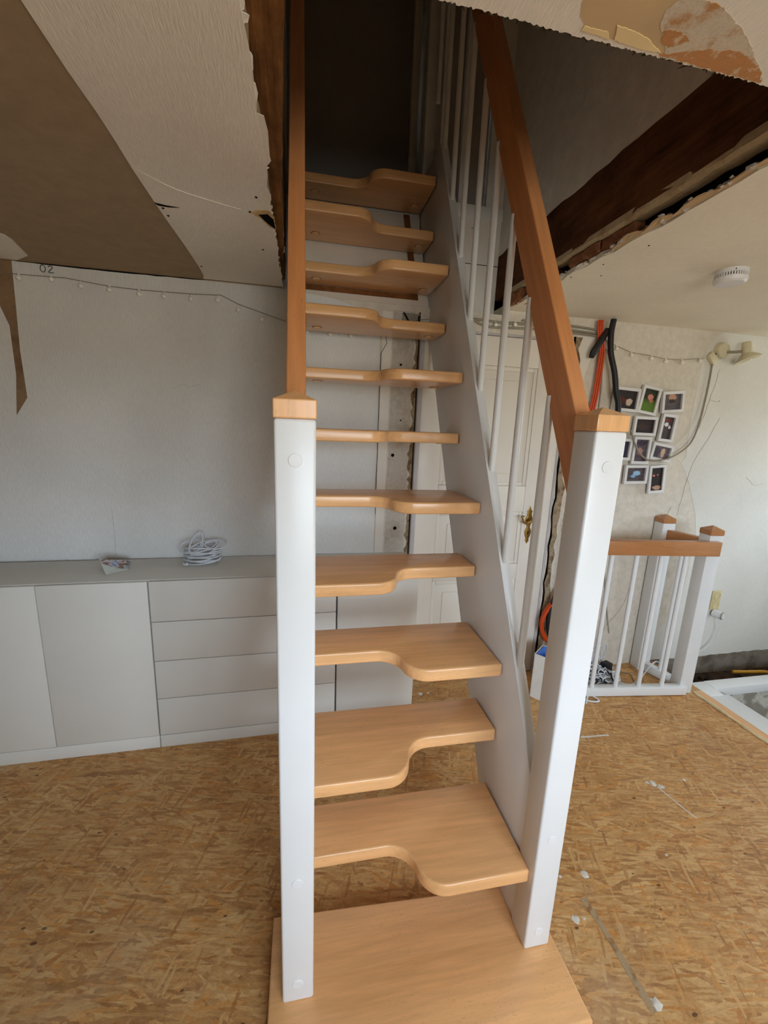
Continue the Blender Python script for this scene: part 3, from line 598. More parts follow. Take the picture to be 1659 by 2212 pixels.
# ------------------------------------------------------------------ the space-saver staircase
PW, X2 = 0.08, 0.6874
ST = thing('space_saver_staircase', 'steep beech staircase with alternating half-cut treads and white newel posts', 'staircase', (0.384, 0.2, ZF))
G, R, Z0, TT = 0.1341, 0.2411, 0.0215, 0.043
XL, XR = 0.066, 0.6885
def smooth(t): return t*t*(3-2*t)
def tread_outline(left_wide):
    a, bq, c = -0.1129, 0.0202, 0.1918
    N = 10; pts = [(XL, c), ]
    f_l, f_r = (a, bq) if left_wide else (bq, a)
    xc, th_ = 0.372, math.radians(80); D = abs(f_r-f_l); rr = D/(2*(1-math.cos(th_))); hw = rr*math.sin(th_); sg = 1 if f_r > f_l else -1
    pts.append((XL, f_l)); pts.append(((XL+xc-hw)/2, f_l))
    for i in range(N+1):
        a_ = th_*i/N; pts.append((xc-hw+rr*math.sin(a_), f_l+sg*rr*(1-math.cos(a_))))
    for i in range(N-1, -1, -1):
        a_ = th_*i/N; pts.append((xc+hw-rr*math.sin(a_), f_r-sg*rr*(1-math.cos(a_))))
    pts += [((XR+xc+hw)/2, f_r), (XR, f_r), (XR, c)]
    return pts
def tread_obj(left_wide):
    pts = tread_outline(left_wide)
    bb = B(); bm = bb.bm
    vs = [bm.verts.new((x, y, 0)) for x, y in pts]; f = bm.faces.new(vs)
    r = bmesh.ops.extrude_face_region(bm, geom=[f]); nv = [g for g in r['geom'] if isinstance(g, bmesh.types.BMVert)]
    bmesh.ops.translate(bm, verts=nv, vec=(0, 0, -TT)); bmesh.ops.recalc_face_normals(bm, faces=bm.faces)
    es = [e for e in bm.edges if abs(e.verts[0].co.z-e.verts[1].co.z) < 1e-6]
    es += [e for e in bm.edges if abs(e.verts[0].co.z-e.verts[1].co.z) > 1e-6 and abs(e.verts[0].co.x-XR) < 1e-4]
    bmesh.ops.bevel(bm, geom=es, offset=0.0065, segments=3, profile=0.5, affect='EDGES')
    bmesh.ops.translate(bm, verts=bm.verts, vec=-Vector((0.372, 0, 0)))
    return bb
def mk_tread(bb):
    me_o = obj('tread', bb, M['beech'], ST, origin=(0, 0, 0), angle=42); return me_o
capm = None
protos = {}
for n in range(1, 12):
    lw = (n % 2 == 0)
    if lw not in protos:
        bb = tread_obj(lw); bmesh.ops.recalc_face_normals(bb.bm, faces=bb.bm.faces)
        me = bpy.data.meshes.new('tread'); bb.bm.to_mesh(me); bb.bm.free(); me.materials.append(M['beech'])
        me.polygons.foreach_set('use_smooth', [True]*len(me.polygons)); me.set_sharp_from_angle(angle=math.radians(42)); protos[lw] = me
    o = bpy.data.objects.new('tread', protos[lw]); COL.objects.link(o); o.parent = ST
    wp = Vector((0.372, G*n, Z0+R*n)); o.location = wp-wpos(ST)
    if n == 11: o.scale = (1, 0.93, 1)
    for cx_, cy_ in ((0.117, 0.125), (0.636, 0.125)):
        if capm is None:
            k = B().lathe([(0.0, 0.0005), (0.0185, 0.0005), (0.0192, 0.0), (0.0192, -0.003), (0.0178, -0.0045), (0, -0.0048)], (0, 0, 0), (0, 0, 1), 22); nf = len(k.bm.faces); k.lathe([(0.0, 0.0004), (0.0212, 0.0004), (0.0212, -0.0008), (0.0, -0.0008)], (0, 0, 0), (0, 0, 1), 22); k.bm.faces.ensure_lookup_table()
            for f_ in list(k.bm.faces)[nf:]: f_.material_index = 1  # wider dark disc paints in the shaded rim round each cover
            bmesh.ops.recalc_face_normals(k.bm, faces=k.bm.faces); capm = bpy.data.meshes.new('screw_cover'); k.bm.to_mesh(capm); k.bm.free(); capm.materials.append(M['beech_y']); capm.materials.append(M['slot'])
            capm.polygons.foreach_set('use_smooth', [True]*len(capm.polygons)); capm.set_sharp_from_angle(angle=math.radians(30))
        c = bpy.data.objects.new('screw_cover', capm); COL.objects.link(c); c.parent = o; c.location = (cx_-0.372, cy_-0.02, -TT)
# base plate
bpz = B().prism([(-0.036, 0.205, 0), (-0.036, -0.165, 0), (0.79, -0.165, 0), (0.79, 0.165, 0), (0.70, 0.172, 0)], (0, 0, ZF), 0.006, 3)
obj('base_plate', bpz, M['beech'], ST, origin=(0.37, 0, 0), angle=42)
# newel posts with beech caps and white screw covers
HP = 1.492
def newel(x0, name='newel_post'):
    p = obj(name, B().box(x0, x0+PW, 0, PW, 0, HP, 0.0065, 3), M['white'], ST, origin=(x0+PW/2, PW/2, 0))
    b = B(); e = 0.001; z1 = HP+0.0365; bm = b.bm
    b.box(x0-e, x0+PW+e, -e, PW+e, HP, z1, 0.003, 2)
    q = [bm.verts.new(v) for v in ((x0-e+.002, -e+.002, z1-.0004), (x0+PW+e-.002, -e+.002, z1-.0004), (x0+PW+e-.002, PW+e-.002, z1-.0004), (x0-e+.002, PW+e-.002, z1-.0004))]; a = bm.verts.new((x0+PW/2, PW/2, z1+0.018))
    for i in range(4): bm.faces.new((q[i], q[(i+1) % 4], a))
    bm.faces.new(q[::-1])
    c = obj('post_cap', b, M['beech_z'], p, angle=20); c['label'] = 'beech pyramid cap'
    for z in (1.413, 0.386, 0.06):
        obj('screw_cover', B().lathe([(0, -0.001), (0.0138, -0.001), (0.0138, 0.0008), (0.0125, 0.0018), (0, 0.0022)], (x0+PW/2, 0, z), (0, -1, 0), 24), M['white'], p, angle=30)
    return p
newel(0.0); newel(X2)
obj('newel_post', B().box(0.682, 0.735, 1.615, 1.67, 2.66, 3.95, 0.004), M['white'], ST, origin=(0.70, 1.64, 2.66))
# stringers (plank outline in y,z swept across x)
SL = 1.80
def stringer(x0, x1):
    zu = lambda y: 1.281+SL*(y-0.504); zl = lambda y: 0.316+1.78*(y-0.441)
    yt = 0.504+(2.80-1.281)/SL
    out = [(0.045, zu(0.045)), (yt, 2.80), (1.60, 2.80), (1.66, 2.72), (1.66, min(2.50, zl(1.66)))]
    out += [(0.441-0.316/1.78, 0.001), (0.045, 0.001)]
    return B().prism([(x0, y, z) for y, z in out], (x1-x0, 0, 0), 0.003, 2)
obj('stringer', stringer(0.6925, 0.7275), M['white'], ST, origin=(0.71, 0.5, 0.5))
obj('stringer', stringer(0.028, 0.062), M['white'], ST, origin=(0.045, 0.5, 0.5))
# handrails
def handrail(x0, x1):
    zb = lambda y: 1.326+1.81*(y-0.098); zt = lambda y: 1.519+1.835*(y-0.098)
    ya, yb = 0.079, 1.62
    b = B().prism([(x0, ya, zb(ya)), (x0, yb, zb(yb)), (x0, yb, zt(yb)), (x0, ya, zt(ya))], (x1-x0, 0, 0), 0.004, 3, True)
    o = obj('handrail', b, M['beech_slope'], ST, origin=(x0, ya, zb(ya))); return o
def beech_slope():
    mm = M['beech_rail'].copy(); mm.name = 'beech_along_rail'
    for n in mm.node_tree.nodes:
        if n.type == 'MAPPING' and n.inputs['Vector'].is_linked and n.inputs['Scale'].default_value[0] == 1.0:
            n.inputs['Rotation'].default_value = (0, math.radians(0), 0); n.inputs['Rotation'].default_value = (math.radians(-61), 0, math.radians(-90))
    return mm
M['beech_rail'] = beech('beech_rail_stock', 'x', (214, 144, 90))
M['beech_dark'] = beech('beech_darker', 'x', (188, 130, 82)); M['beech_dark_y'] = beech('beech_darker_crosswise', 'y', (188, 130, 82)); M['beech_dark_z'] = beech('beech_darker_upright', 'z', (188, 130, 82))
M['beech_slope'] = beech_slope()
handrail(0.705, 0.748); handrail(0.0195, 0.0615)
# balusters
zub = lambda y: 1.281+SL*(y-0.504); zrb = lambda y: 1.326+1.81*(y-0.098)
def baluster(x, y, r=0.0115):
    return obj('baluster', B().lathe([(r, 0), (r, 0)], (0, 0, 0)) if False else B().tube([(x, y, zub(y)-0.012), (x, y, (zub(y)+zrb(y))/2), (x, y, zrb(y)+0.02)], r, 14), M['white'], ST, origin=(x, y, zub(y)))
base_y, sp = 0.2285, 0.1585
bal0 = baluster(0.7115, base_y)
for k in range(1, 9):
    part_copy(bal0, ST, (0.7115, base_y+sp*k, zub(base_y+sp*k)))
for k in range(0, 9):
    part_copy(bal0, ST, (0.0445, base_y+sp*k, zub(base_y+sp*k)))

# ------------------------------------------------------------------ sideboard against the back wall
A_ = math.radians(1.2)
SBO = Vector((0.213, 1.041, ZF))    # pivot on the front line
def sb(b, name, mat, parent):
    bmesh.ops.rotate(b.bm, cent=SBO, matrix=Matrix.Rotation(A_, 3, 'Z'), verts=b.bm.verts); return obj(name, b, mat, parent)
FY = 1.041; DEP = 0.318
def cabinet(name, label, x0, x1, doors=None, drawers=0):
    t = thing(name, label, 'cabinet', (SBO.x+((x0+x1)/2-SBO.x)*math.cos(A_), FY+((x0+x1)/2-SBO.x)*math.sin(A_)+0.15, ZF))
    sb(B().box(x0+0.001, x1-0.001, FY+0.019, FY+DEP, ZF+0.062, 0.772), 'carcass', M['white_furn'], t)
    sb(B().box(x0+0.0005, x1-0.0005, FY+0.001, FY+0.02, ZF, ZF+0.062, 0.001), 'plinth', M['white_furn'], t)
    if doors:
        for a, c in doors: sb(B().box(a+0.0018, c-0.0018, FY, FY+0.018, ZF+0.065, 0.7875, 0.0012), 'door', M['white_furn'], t)
    if drawers:
        h = (0.7895-(ZF+0.065))/drawers
        for k in range(drawers): sb(B().box(x0+0.0018, x1-0.0018, FY, FY+0.018, ZF+0.065+k*h+0.0018, ZF+0.065+(k+1)*h-0.0018, 0.001), 'drawer', M['white_furn'], t)
    return t
cabinet('door_cabinet', 'white sideboard cabinet with plain doors, left end of the row', -1.70, -0.607, doors=[(-1.70, -1.362), (-1.362, -1.028), (-1.028, -0.607)])
cabinet('drawer_cabinet', 'white sideboard cabinet with four plain handleless drawers', -0.604, 0.213, drawers=4)
cabinet('door_cabinet', 'white single-door cabinet under the stairs, right end of the row', 0.217, 0.622, doors=[(0.217, 0.622)])
t = tag(sb(B().box(-1.70, 0.622, FY+0.0195, FY+DEP+0.004, 0.773, 0.790, 0.001), 'sideboard_top', M['white_furn'], None), 'long white top board across the low cabinets at back wall', 'worktop')
# leaflet, folded
b = B(); bm = b.bm
q = [(-0.805, 1.128, 0.7915), (-0.745, 1.215, 0.7915), (-0.845, 1.29, 0.825), (-0.90, 1.20, 0.822)]
q = [(-0.808, 1.125, 0.7912), (-0.735, 1.182, 0.7912), (-0.768, 1.248, 0.815), (-0.865, 1.205, 0.838)]
lf = obj('folded_leaflet', B().prism([Vector(p) for p in q], (0.0, 0.0005, 0.0006)), M['leaflet'], None, origin=(-0.80, 1.17, 0.7908), flat=True); tag(lf, 'small printed folded leaflet lying propped open on white sideboard', 'leaflet')
obj('back_leaf', B().prism([(-0.768, 1.249, 0.815), (-0.865, 1.206, 0.838), (-0.86, 1.262, 0.791), (-0.765, 1.29, 0.791)], (0, 0.0006, 0.0004)), M['leaflet'], lf, flat=True)
# cable coil
b = B(); pts = []
cx_, cy_ = -0.435, 1.275
for i in range(22*12):
    a = 2*PI*i/22; turn = i/22; r = 0.068+0.006*math.sin(turn*2.4)+random.uniform(-.0015, .0015)
    z = 0.7945+0.0064*turn*0.95+0.012*math.sin(a+turn*1.9)*(0.35+0.05*turn)
    pts.append((cx_+r*math.cos(a)*1.12+0.004*math.sin(turn), cy_+r*math.sin(a)*0.85, max(z, 0.7935)))
b.tube(pts, 0.0032, 6)
for (ox, oz, rx, rz, th, ph) in ((-0.045, 0.885, 0.055, 0.024, 0.15, 0), (-0.022, 0.90, 0.022, 0.048, -0.35, 0.3), (0.068, 0.893, 0.048, 0.014, -0.12, 0.2), (0.01, 0.885, 0.06, 0.018, 0.2, 1.0), (0.02, 0.872, 0.058, 0.02, 0.28, 0.4)):
    L = []
    for i in range(30):
        a = 2*PI*i/30; u = rx*math.cos(a); v = rz*math.sin(a)
        L.append((cx_+ox+u*math.cos(th)-v*math.sin(th), cy_-0.02+0.03*math.sin(a+ph), oz-0.008+u*math.sin(th)+v*math.cos(th)))
    b.tube(L, 0.003, 6, closed=True)
b.tube([(cx_-0.082, cy_-0.03, 0.797), (cx_-0.07, cy_-0.06, 0.799), (cx_-0.055, cy_-0.066, 0.802)], 0.007, 8)
tag(obj('cable_coil', b, M['cable_white'], None, origin=(cx_, cy_, 0.7905)), 'coil of thin white cable standing on the white sideboard', 'cable')

# ------------------------------------------------------------------ string of little bulbs along the top of the back wall
SLt = thing('string_lights', 'string of small round white bulbs along top of back wall', 'string lights', (0, YW-0.012, 2.0))
wire = [(-2.0, 2.10), (-1.6, 2.075), (-1.192, 2.059), (-1.125, 2.057), (-.951, 2.060), (-.778, 2.043), (-.66, 2.040), (-.45, 2.043), (-.33, 2.049), (-.317, 2.051), (-.239, 2.018), (-.036, 1.964), (.076, 1.937), (.187, 1.935), (.29, 1.936), (.45, 1.95), (.62, 2.02), (.80, 2.045), (1.05, 2.046), (1.16, 2.055), (1.45, 2.05), (1.66, 2.02), (1.692, 2.012), (1.793, 1.982), (1.895, 1.953), (2.03, 1.944), (2.13, 1.933), (2.242, 1.935), (2.40, 1.955)]
obj('wire', B().tube([(x, YW-0.008, z) for x, z in wire], 0.0016, 5), M['wire'], SLt)
bl = [(-1.124, 2.041), (-1.002, 2.048), (-.891, 2.033), (-.779, 2.028), (-.661, 2.022), (-.558, 2.022), (-.445, 2.021), (-.33, 2.027), (-.24, 1.992), (-.134, 1.960), (.076, 1.921), (.187, 1.919), (.29, 1.92), (1.051, 2.031), (1.162, 2.04), (1.692, 1.998), (1.793, 1.966), (1.895, 1.937), (2.03, 1.928), (2.13, 1.917), (2.242, 1.919), (2.365, 1.936)]
b0 = obj('bulb', B().sphere((0, YW-0.014, 0), 0.0105).tube([(0, YW-0.012, 0.008), (0, YW-0.010, 0.018)], 0.004, 8), M['bulb'], SLt, origin=(0, YW-0.014, 0))
b0.location = Vector((bl[0][0], YW-0.014, bl[0][1]))-wpos(SLt)
for x, z in bl[1:]: part_copy(b0, SLt, (x, YW-0.014, z))

# ------------------------------------------------------------------ cables running down beside the door
yc = YW-0.03
orc = [(1.655, 2.10), (1.66, 2.04), (1.685, 1.96), (1.69, 1.90), (1.685, 1.72), (1.675, 1.60), (1.668, 1.3), (1.665, 0.9), (1.68, 0.62), (1.70, 0.5)]
b = B()
for k, dx in enumerate((-0.010, 0.0, 0.010)): b.tube([(x+dx, yc-0.004*k, z) for x, z in orc], 0.0055, 7, smooth=5)
for k in range(5):
    L = []
    for i in range(36):
        a = 2*PI*i/36; L.append((1.665+(0.155+0.008*k-0.012*(k % 2))*math.cos(a)+0.006*k, yc-0.012-0.006*k+0.008*math.sin(2*a), 0.335+(0.165+0.01*(k % 3))*math.sin(a)))
    b.tube(L, 0.0062, 7, closed=True)
tag(obj('orange_cable', b, M['orange'], None, origin=(1.66, yc, 0.3)), 'orange cables hanging in loops against the wall beside the white door', 'cable')
hs = [(1.71, 2.10), (1.705, 2.03), (1.72, 1.93), (1.76, 1.83), (1.79, 1.72), (1.82, 1.62), (1.83, 1.3), (1.78, 0.85), (1.68, 0.62), (1.585, 0.52), (1.55, 0.40), (1.553, 0.30), (1.585, 0.22), (1.64, 0.17), (1.70, 0.15)]
tag(obj('black_hose', B().tube([(x, yc-0.035, z) for x, z in hs], 0.0155, 10, smooth=6), M['hose'], None, origin=(1.7, yc, 0.2)), 'thick black hose bending down the wall through the orange loops', 'hose')
b = B().tube([(1.70, yc-0.012, 2.05), (1.66, yc-0.02, 1.99), (1.63, yc-0.012, 1.93), (1.625, yc-0.005, 1.90)], [0.018, 0.018, 0.020, 0.012], 8, smooth=5)
tag(obj('black_sleeve', b, M['hose'], None, origin=(1.66, yc, 1.9)), 'short black cable sleeve hanging open at top of the cable bundle', 'cable sleeve')
b = B()
for dx, P in ((0, [(1.62, 2.035), (1.68, 2.035), (1.73, 2.0), (1.79, 1.90), (1.835, 1.8), (1.845, 1.70), (1.83, 1.6), (1.85, 1.2), (1.95, 0.6), (2.05, 0.2)]), (0.0, [(1.715, 1.99), (1.72, 1.90), (1.735, 1.75), (1.738, 1.6), (1.74, 1.2), (1.8, 0.5), (1.9, 0.1)]), (0, [(1.73, 1.96), (1.78, 1.90), (1.82, 1.80), (1.85, 1.72)])):
    b.tube([(x+dx, YW-0.0088, z) for x, z in P], 0.004, 6, smooth=5)
tag(obj('grey_cables', b, M['cable_grey'], None, origin=(1.8, YW-0.012, 1.0)), 'thin grey cables running down wall beside the black hose', 'cable')
b = B()
for k, P in enumerate(([(0.76, 2.02), (0.9, 2.05), (1.1, 2.045), (1.3, 2.05), (1.5, 2.04), (1.66, 2.035)], [(0.9, 2.065), (1.0, 2.02), (1.2, 2.025), (1.4, 2.03), (1.68, 2.02)], [(1.2, 2.065), (1.5, 2.06), (1.67, 2.05)])):
    b.tube([(x, YW-0.010-0.004*k, z) for x, z in P], 0.0055, 6, smooth=6)
tag(obj('grey_cables', b, M['cable_tan'], None, origin=(1.3, YW-0.012, 2.0)), 'grey cables running level above the white door', 'cable')

# cardboard box behind the right newel post
bx = thing('cardboard_box', 'white open cardboard box with blue inside on floor beside door', 'box', (1.47, 1.15, ZF))
P0 = Vector((1.371, 1.134, ZF)); u = Vector((0.63, -0.78, 0)).normalized(); v = Vector((0.78, 0.63, 0)).normalized()
hb = 0.275; L1, L2 = 0.17, 0.13
def wallp(p, q, nm, lab=None):
    n_ = Vector((0, 0, 1)).cross((q-p).normalized())*-0.004
    obj(nm, B().prism([p, q, q+Vector((0, 0, hb)), p+Vector((0, 0, hb))], n_), M['card_white'], bx, flat=True)
c0, c1, c2, c3 = P0, P0+u*L1, P0+u*L1+v*L2, P0+v*L2
for p, q in ((c0, c1), (c1, c2), (c2, c3), (c3, c0)): wallp(p, q, 'side')
ins = lambda p: p+(P0+u*L1/2+v*L2/2-p)*0.06
b = B()
for p, q in ((c0, c1), (c1, c2), (c2, c3), (c3, c0)):
    p, q = ins(p), ins(q); b.prism([p+Vector((0, 0, .01)), q+Vector((0, 0, .01)), q+Vector((0, 0, hb-0.002)), p+Vector((0, 0, hb-0.002))], (P0+u*L1/2+v*L2/2-(p+q)/2).normalized()*0.002)
b.prism([ins(c)+Vector((0, 0, 0.19)) for c in (c0, c1, c2, c3)], (0, 0, 0.004))
o = obj('lining', b, M['blue'], bx, flat=True); o['label'] = 'blue lining'

# ------------------------------------------------------------------ photo frames
def fr(quad, pic, label):
    x0 = sum(p[0] for p in quad)/4; z0 = sum(p[1] for p in quad)/4
    P = [Vector((p[0], p[1])) for p in quad]; C2 = Vector((x0, z0))
    yb, yf = YW-0.0135, YW-0.030+random.uniform(-.002, .002)
    t = thing('photo_frame', label, 'picture frame', (x0, YW-0.01, z0), 'white picture frames in the wall cluster')
    # fitted rectangle
    ang = math.atan2((P[1]-P[0]).y+(P[2]-P[3]).y, (P[1]-P[0]).x+(P[2]-P[3]).x)
    w = ((P[1]-P[0]).length+(P[2]-P[3]).length)/2*0.99; h = ((P[0]-P[3]).length+(P[1]-P[2]).length)/2*0.99
    def bar(b, a0, a1, c0, c1, y0, y1):
        pts = [Vector((a, 0, c)) for a, c in ((a0, c0), (a1, c0), (a1, c1), (a0, c1))]
        R_ = Matrix.Rotation(-ang, 3, 'Y'); b.prism([R_ @ p + Vector((x0, y0, z0)) for p in pts], (0, y1-y0, 0), 0.0012, 1)
    f = 0.017; b = B(); W2, H2 = w/2, h/2
    bar(b, -W2, W2, H2-f, H2, yf, yb); bar(b, -W2, W2, -H2, -H2+f, yf, yb); bar(b, -W2, -W2+f, -H2+f, H2-f, yf, yb); bar(b, W2-f, W2, -H2+f, H2-f, yf, yb)
    obj('frame', b, M['plastic_white'], t)
    pb = B().prism([Vector((a, 0, c)) for a, c in ((-W2+f, -H2+f), (W2-f, -H2+f), (W2-f, H2-f), (-W2+f, H2-f))], (0, 0.002, 0))
    p = obj('picture', pb, pic, t, origin=(0, 0, 0), flat=True); p.location = Vector((x0, yb-0.006, z0))-wpos(t); p.rotation_euler = (0, -ang, 0)
DK = (52, 46, 48)
frames = [
 ([(1.807, 1.763), (1.984, 1.756), (1.983, 1.62), (1.81, 1.628)], picture('photo_a', DK, [(.68, .38, .16, .22, (206, 180, 160)), (.3, .45, .25, .2, (92, 44, 36))]), 'white framed photo with small pale figure on dark ground, top left of cluster'),
 ([(1.996, 1.785), (2.13, 1.764), (2.107, 1.607), (1.985, 1.62)], picture('photo_b', (44, 52, 34), [(.55, .66, .22, .14, (206, 132, 116)), (.66, .5, .14, .1, (190, 110, 90))], (92, 124, 40)), 'tilted white framed photo with pink figure above green grass'),
 ([(2.138, 1.746), (2.285, 1.765), (2.3, 1.637), (2.14, 1.626)], picture('photo_c', (92, 86, 90), [(.5, .82, .24, .24, (198, 150, 120)), (.5, .55, .2, .14, (60, 44, 36))]), 'white framed photo with tan shape on grey, top right of cluster'),
 ([(1.972, 1.603), (2.135, 1.602), (2.131, 1.49), (1.973, 1.49)], picture('photo_d', (46, 36, 40), [(.4, .45, .35, .25, (66, 46, 44))]), 'white framed almost black photo in middle of cluster'),
 ([(2.16, 1.625), (2.267, 1.62), (2.261, 1.453), (2.153, 1.463)], picture('photo_e', (72, 62, 64), [(.4, .66, .24, .1, (224, 224, 230)), (.72, .56, .14, .08, (220, 220, 226)), (.5, .85, .4, .08, (120, 52, 52))]), 'upright white framed photo with black and white animal'),
 ([(1.991, 1.486), (2.118, 1.484), (2.11, 1.322), (1.993, 1.32)], picture('photo_f', (92, 82, 90), [(.45, .45, .25, .2, (168, 128, 116)), (.5, .85, .4, .14, (58, 48, 66))]), 'upright white framed photo with brown shape on mauve ground'),
 ([(2.126, 1.458), (2.282, 1.435), (2.265, 1.332), (2.118, 1.353)], picture('photo_g', (112, 102, 110), [(.62, .5, .13, .42, (216, 180, 150)), (.25, .5, .2, .5, (66, 58, 66))]), 'tilted white framed photo with pale standing figure beside dark stripes'),
 ([(1.958, 1.316), (2.122, 1.315), (2.125, 1.205), (1.963, 1.196)], picture('photo_h', (88, 76, 80), [(.58, .58, .2, .2, (150, 190, 224)), (.4, .36, .16, .12, (130, 176, 216))]), 'white framed photo with light blue shape, lower left of cluster'),
 ([(2.128, 1.316), (2.246, 1.321), (2.267, 1.151), (2.151, 1.137)], picture('photo_i', (40, 28, 30), [(.25, .66, .12, .05, (216, 130, 110)), (.6, .68, .08, .04, (206, 120, 100)), (.6, .12, .4, .1, (190, 150, 124))]), 'upright dark white framed photo at bottom of cluster'),
 ([(1.832, 1.473), (1.984, 1.47), (1.98, 1.34), (1.828, 1.345)], picture('photo_j', (58, 58, 78), [(.5, .5, .3, .3, (70, 80, 110))]), 'white framed photo half hidden behind right newel post'),
]
for q, p, l in frames: fr(q, p, l)

# ------------------------------------------------------------------ clip lamp, its cable, smoke detector
LX, LZ = 2.505, 2.005
lamp = thing('spot_lamp', 'cream wall spot lamp with round shade below the ceiling', 'lamp', (LX, YW, LZ))
obj('wall_base', B().lathe([(0, 0), (0.046, 0), (0.048, 0.012), (0.040, 0.030), (0.022, 0.038), (0, 0.040)], (LX, YW-0.001, LZ), (0, -1, 0), 28), M['lamp_cream'], lamp)
for dx, dz in ((-0.018, 0.012), (-0.040, -0.022)): obj('screw', B().lathe([(0.005, 0), (0.005, 0.004), (0, 0.005)], (LX+dx, YW-0.033 if dx > -.03 else YW-0.014, LZ+dz), (0, -1, 0), 10), M['slot'], lamp)
obj('arm', B().tube([(LX+0.01, YW-0.035, LZ-0.012), (LX+0.06, YW-0.05, LZ-0.010), (LX+0.115, YW-0.06, LZ-0.002)], 0.008, 8), M['cable_tan'], lamp)
obj('socket_housing', B().lathe([(0, 0.045), (0.018, 0.045), (0.024, 0.035), (0.026, -0.01), (0.022, -0.03), (0.0, -0.03)], (LX+0.118, YW-0.065, LZ+0.005), (-0.2, 0.1, 1), 20), M['lamp_cream'], lamp)
sh = obj('lamp_shade', B().lathe([(0.022, 0.035), (0.038, 0.020), (0.060, 0.0), (0.064, -0.006), (0.060, -0.006), (0.034, 0.012), (0.0, 0.016)], (LX+0.128, YW-0.072, LZ-0.045), (-0.25, 0.32, 0.92), 30), M['lamp_cream'], lamp)
obj('bulb_cap', B().sphere((LX+0.137, YW-0.082, LZ-0.050), 0.008), M['bulb'], sh)
jb = tag(obj('junction_box', B().prism([(2.413, YW-0.002, 1.967), (2.435, YW-0.002, 1.995), (2.482, YW-0.002, 1.96), (2.462, YW-0.002, 1.915)], (0, -0.022, 0), 0.003, 2, True), M['lamp_cream'], None, origin=(2.445, YW, 1.955)), 'small tilted cream junction box beside the wall spot lamp', 'junction box')
cb = [(2.455, YW-0.014, 1.925), (2.460, YW-0.012, 1.85), (2.458, YW-0.012, 1.755), (2.445, YW-0.014, 1.60), (2.40, YW-0.030, 1.48), (2.334, YW-0.042, 1.415), (2.231, YW-0.048, 1.362), (2.116, YW-0.05, 1.345), (2.040, YW-0.05, 1.372), (1.985, YW-0.048, 1.435), (1.94, YW-0.045, 1.52)]
tag(obj('lamp_cable', B().tube(cb, 0.0048, 8, smooth=6), M['cable_tan'], None, origin=(2.2, YW-0.03, 1.4)), 'grey cable sagging from junction box across the picture frames', 'cable')
SD = (1.645, 0.615)
sd = thing('smoke_detector', 'round white smoke detector with slotted rim on the ceiling', 'smoke detector', (*SD, ZC-0.045))
obj('base', B().lathe([(0, 0), (0.052, 0), (0.052, -0.014), (0.048, -0.016), (0, -0.016)], (*SD, ZC-0.0005), (0, 0, 1), 40), M['plastic_white'], sd)
obj('cover', B().lathe([(0, -0.026), (0.052, -0.026), (0.054, -0.029), (0.052, -0.040), (0.045, -0.046), (0.0, -0.048)], (*SD, ZC-0.0005), (0, 0, 1), 40), M['plastic_white'], sd)
obj('slot_ring', B().lathe([(0, -0.0155), (0.0475, -0.0155), (0.0475, -0.0265), (0, -0.0265)], (*SD, ZC-0.0005), (0, 0, 1), 40), M['slot'], sd)
b = B()
for i in range(40):
    a = 2*PI*i/40; c, s_ = math.cos(a), math.sin(a); p = Vector((SD[0]+0.050*c, SD[1]+0.050*s_, ZC-0.0270)); tv = Vector((-s_, c, 0))*0.0024; rv = Vector((c, s_, 0))*0.002
    b.prism([p-tv-rv, p+tv-rv, p+tv+rv, p-tv+rv], (0, 0, 0.0115))
o = obj('slot_bars', b, M['plastic_white'], sd, flat=True); o['kind'] = 'stuff'
a = math.radians(235); obj('test_light', B().sphere((SD[0]+0.052*math.cos(a), SD[1]+0.052*math.sin(a), ZC-0.009), 0.0022), M['slot'], sd)

# ------------------------------------------------------------------ landing balustrade round the floor opening
BA = thing('landing_balustrade', 'white balustrade with beech rails and capped posts round the floor opening', 'balustrade', (2.345, 1.06, ZF))
def small_post(x, y, rz, h):
    org = Vector((x, y, 0))
    b = B().box(x-0.04, x+0.04, y-0.04, y+0.04, ZF, h, 0.005, 3, rz, org)
    p = obj('post', b, M['white'], BA, origin=(x, y, ZF))
    b = B().box(x-0.041, x+0.041, y-0.041, y+0.041, h, h+0.03, 0.003, 2)
    q = [b.bm.verts.new((x+sx*0.039, y+sy*0.039, h+0.0297)) for sx, sy in ((-1, -1), (1, -1), (1, 1), (-1, 1))]; a_ = b.bm.verts.new((x, y, h+0.052))
    for i in range(4): b.bm.faces.new((q[i], q[(i+1) % 4], a_))
    bmesh.ops.rotate(b.bm, cent=org, matrix=Matrix.Rotation(rz, 3, 'Z'), verts=b.bm.verts)
    c = obj('post_cap', b, M['beech_dark_z'], p, angle=20); c['label'] = 'beech pyramid cap'
RA = math.radians(-6.6)
CP = Vector((2.345, 1.062)); WPp = Vector((2.285, 1.318))
small_post(1.625, 1.146, RA, 0.955); small_post(CP.x, CP.y, RA, 0.955); small_post(WPp.x, WPp.y, RA, 0.965)
ua = Vector((math.cos(RA), math.sin(RA), 0)); va = Vector((-math.sin(RA), math.cos(RA), 0))
def along(p0, u_, v_, a0, a1, w0, w1, z0, z1, bev):
    b = B(); P = [p0+u_*a+v_*w for a, w in ((a0, w0), (a1, w0), (a1, w1), (a0, w1))]
    return b.prism([Vector((p.x, p.y, z0)) for p in P], (0, 0, z1-z0), bev, 2, True)
p0 = Vector((2.345, 1.062, 0))
r_ = obj('top_rail', along(p0, ua, va, -0.715, 0.01, -0.072, -0.028, 0.842, 0.925, 0.004), M['beech_dark'], BA); r_['label'] = 'beech top rail'
obj('bottom_rail', along(p0, ua, va, -0.70, -0.01, -0.062, -0.018, ZF+0.004, ZF+0.058, 0.003), M['white'], BA)
xs = [-0.165-0.1465*k for k in range(4)]
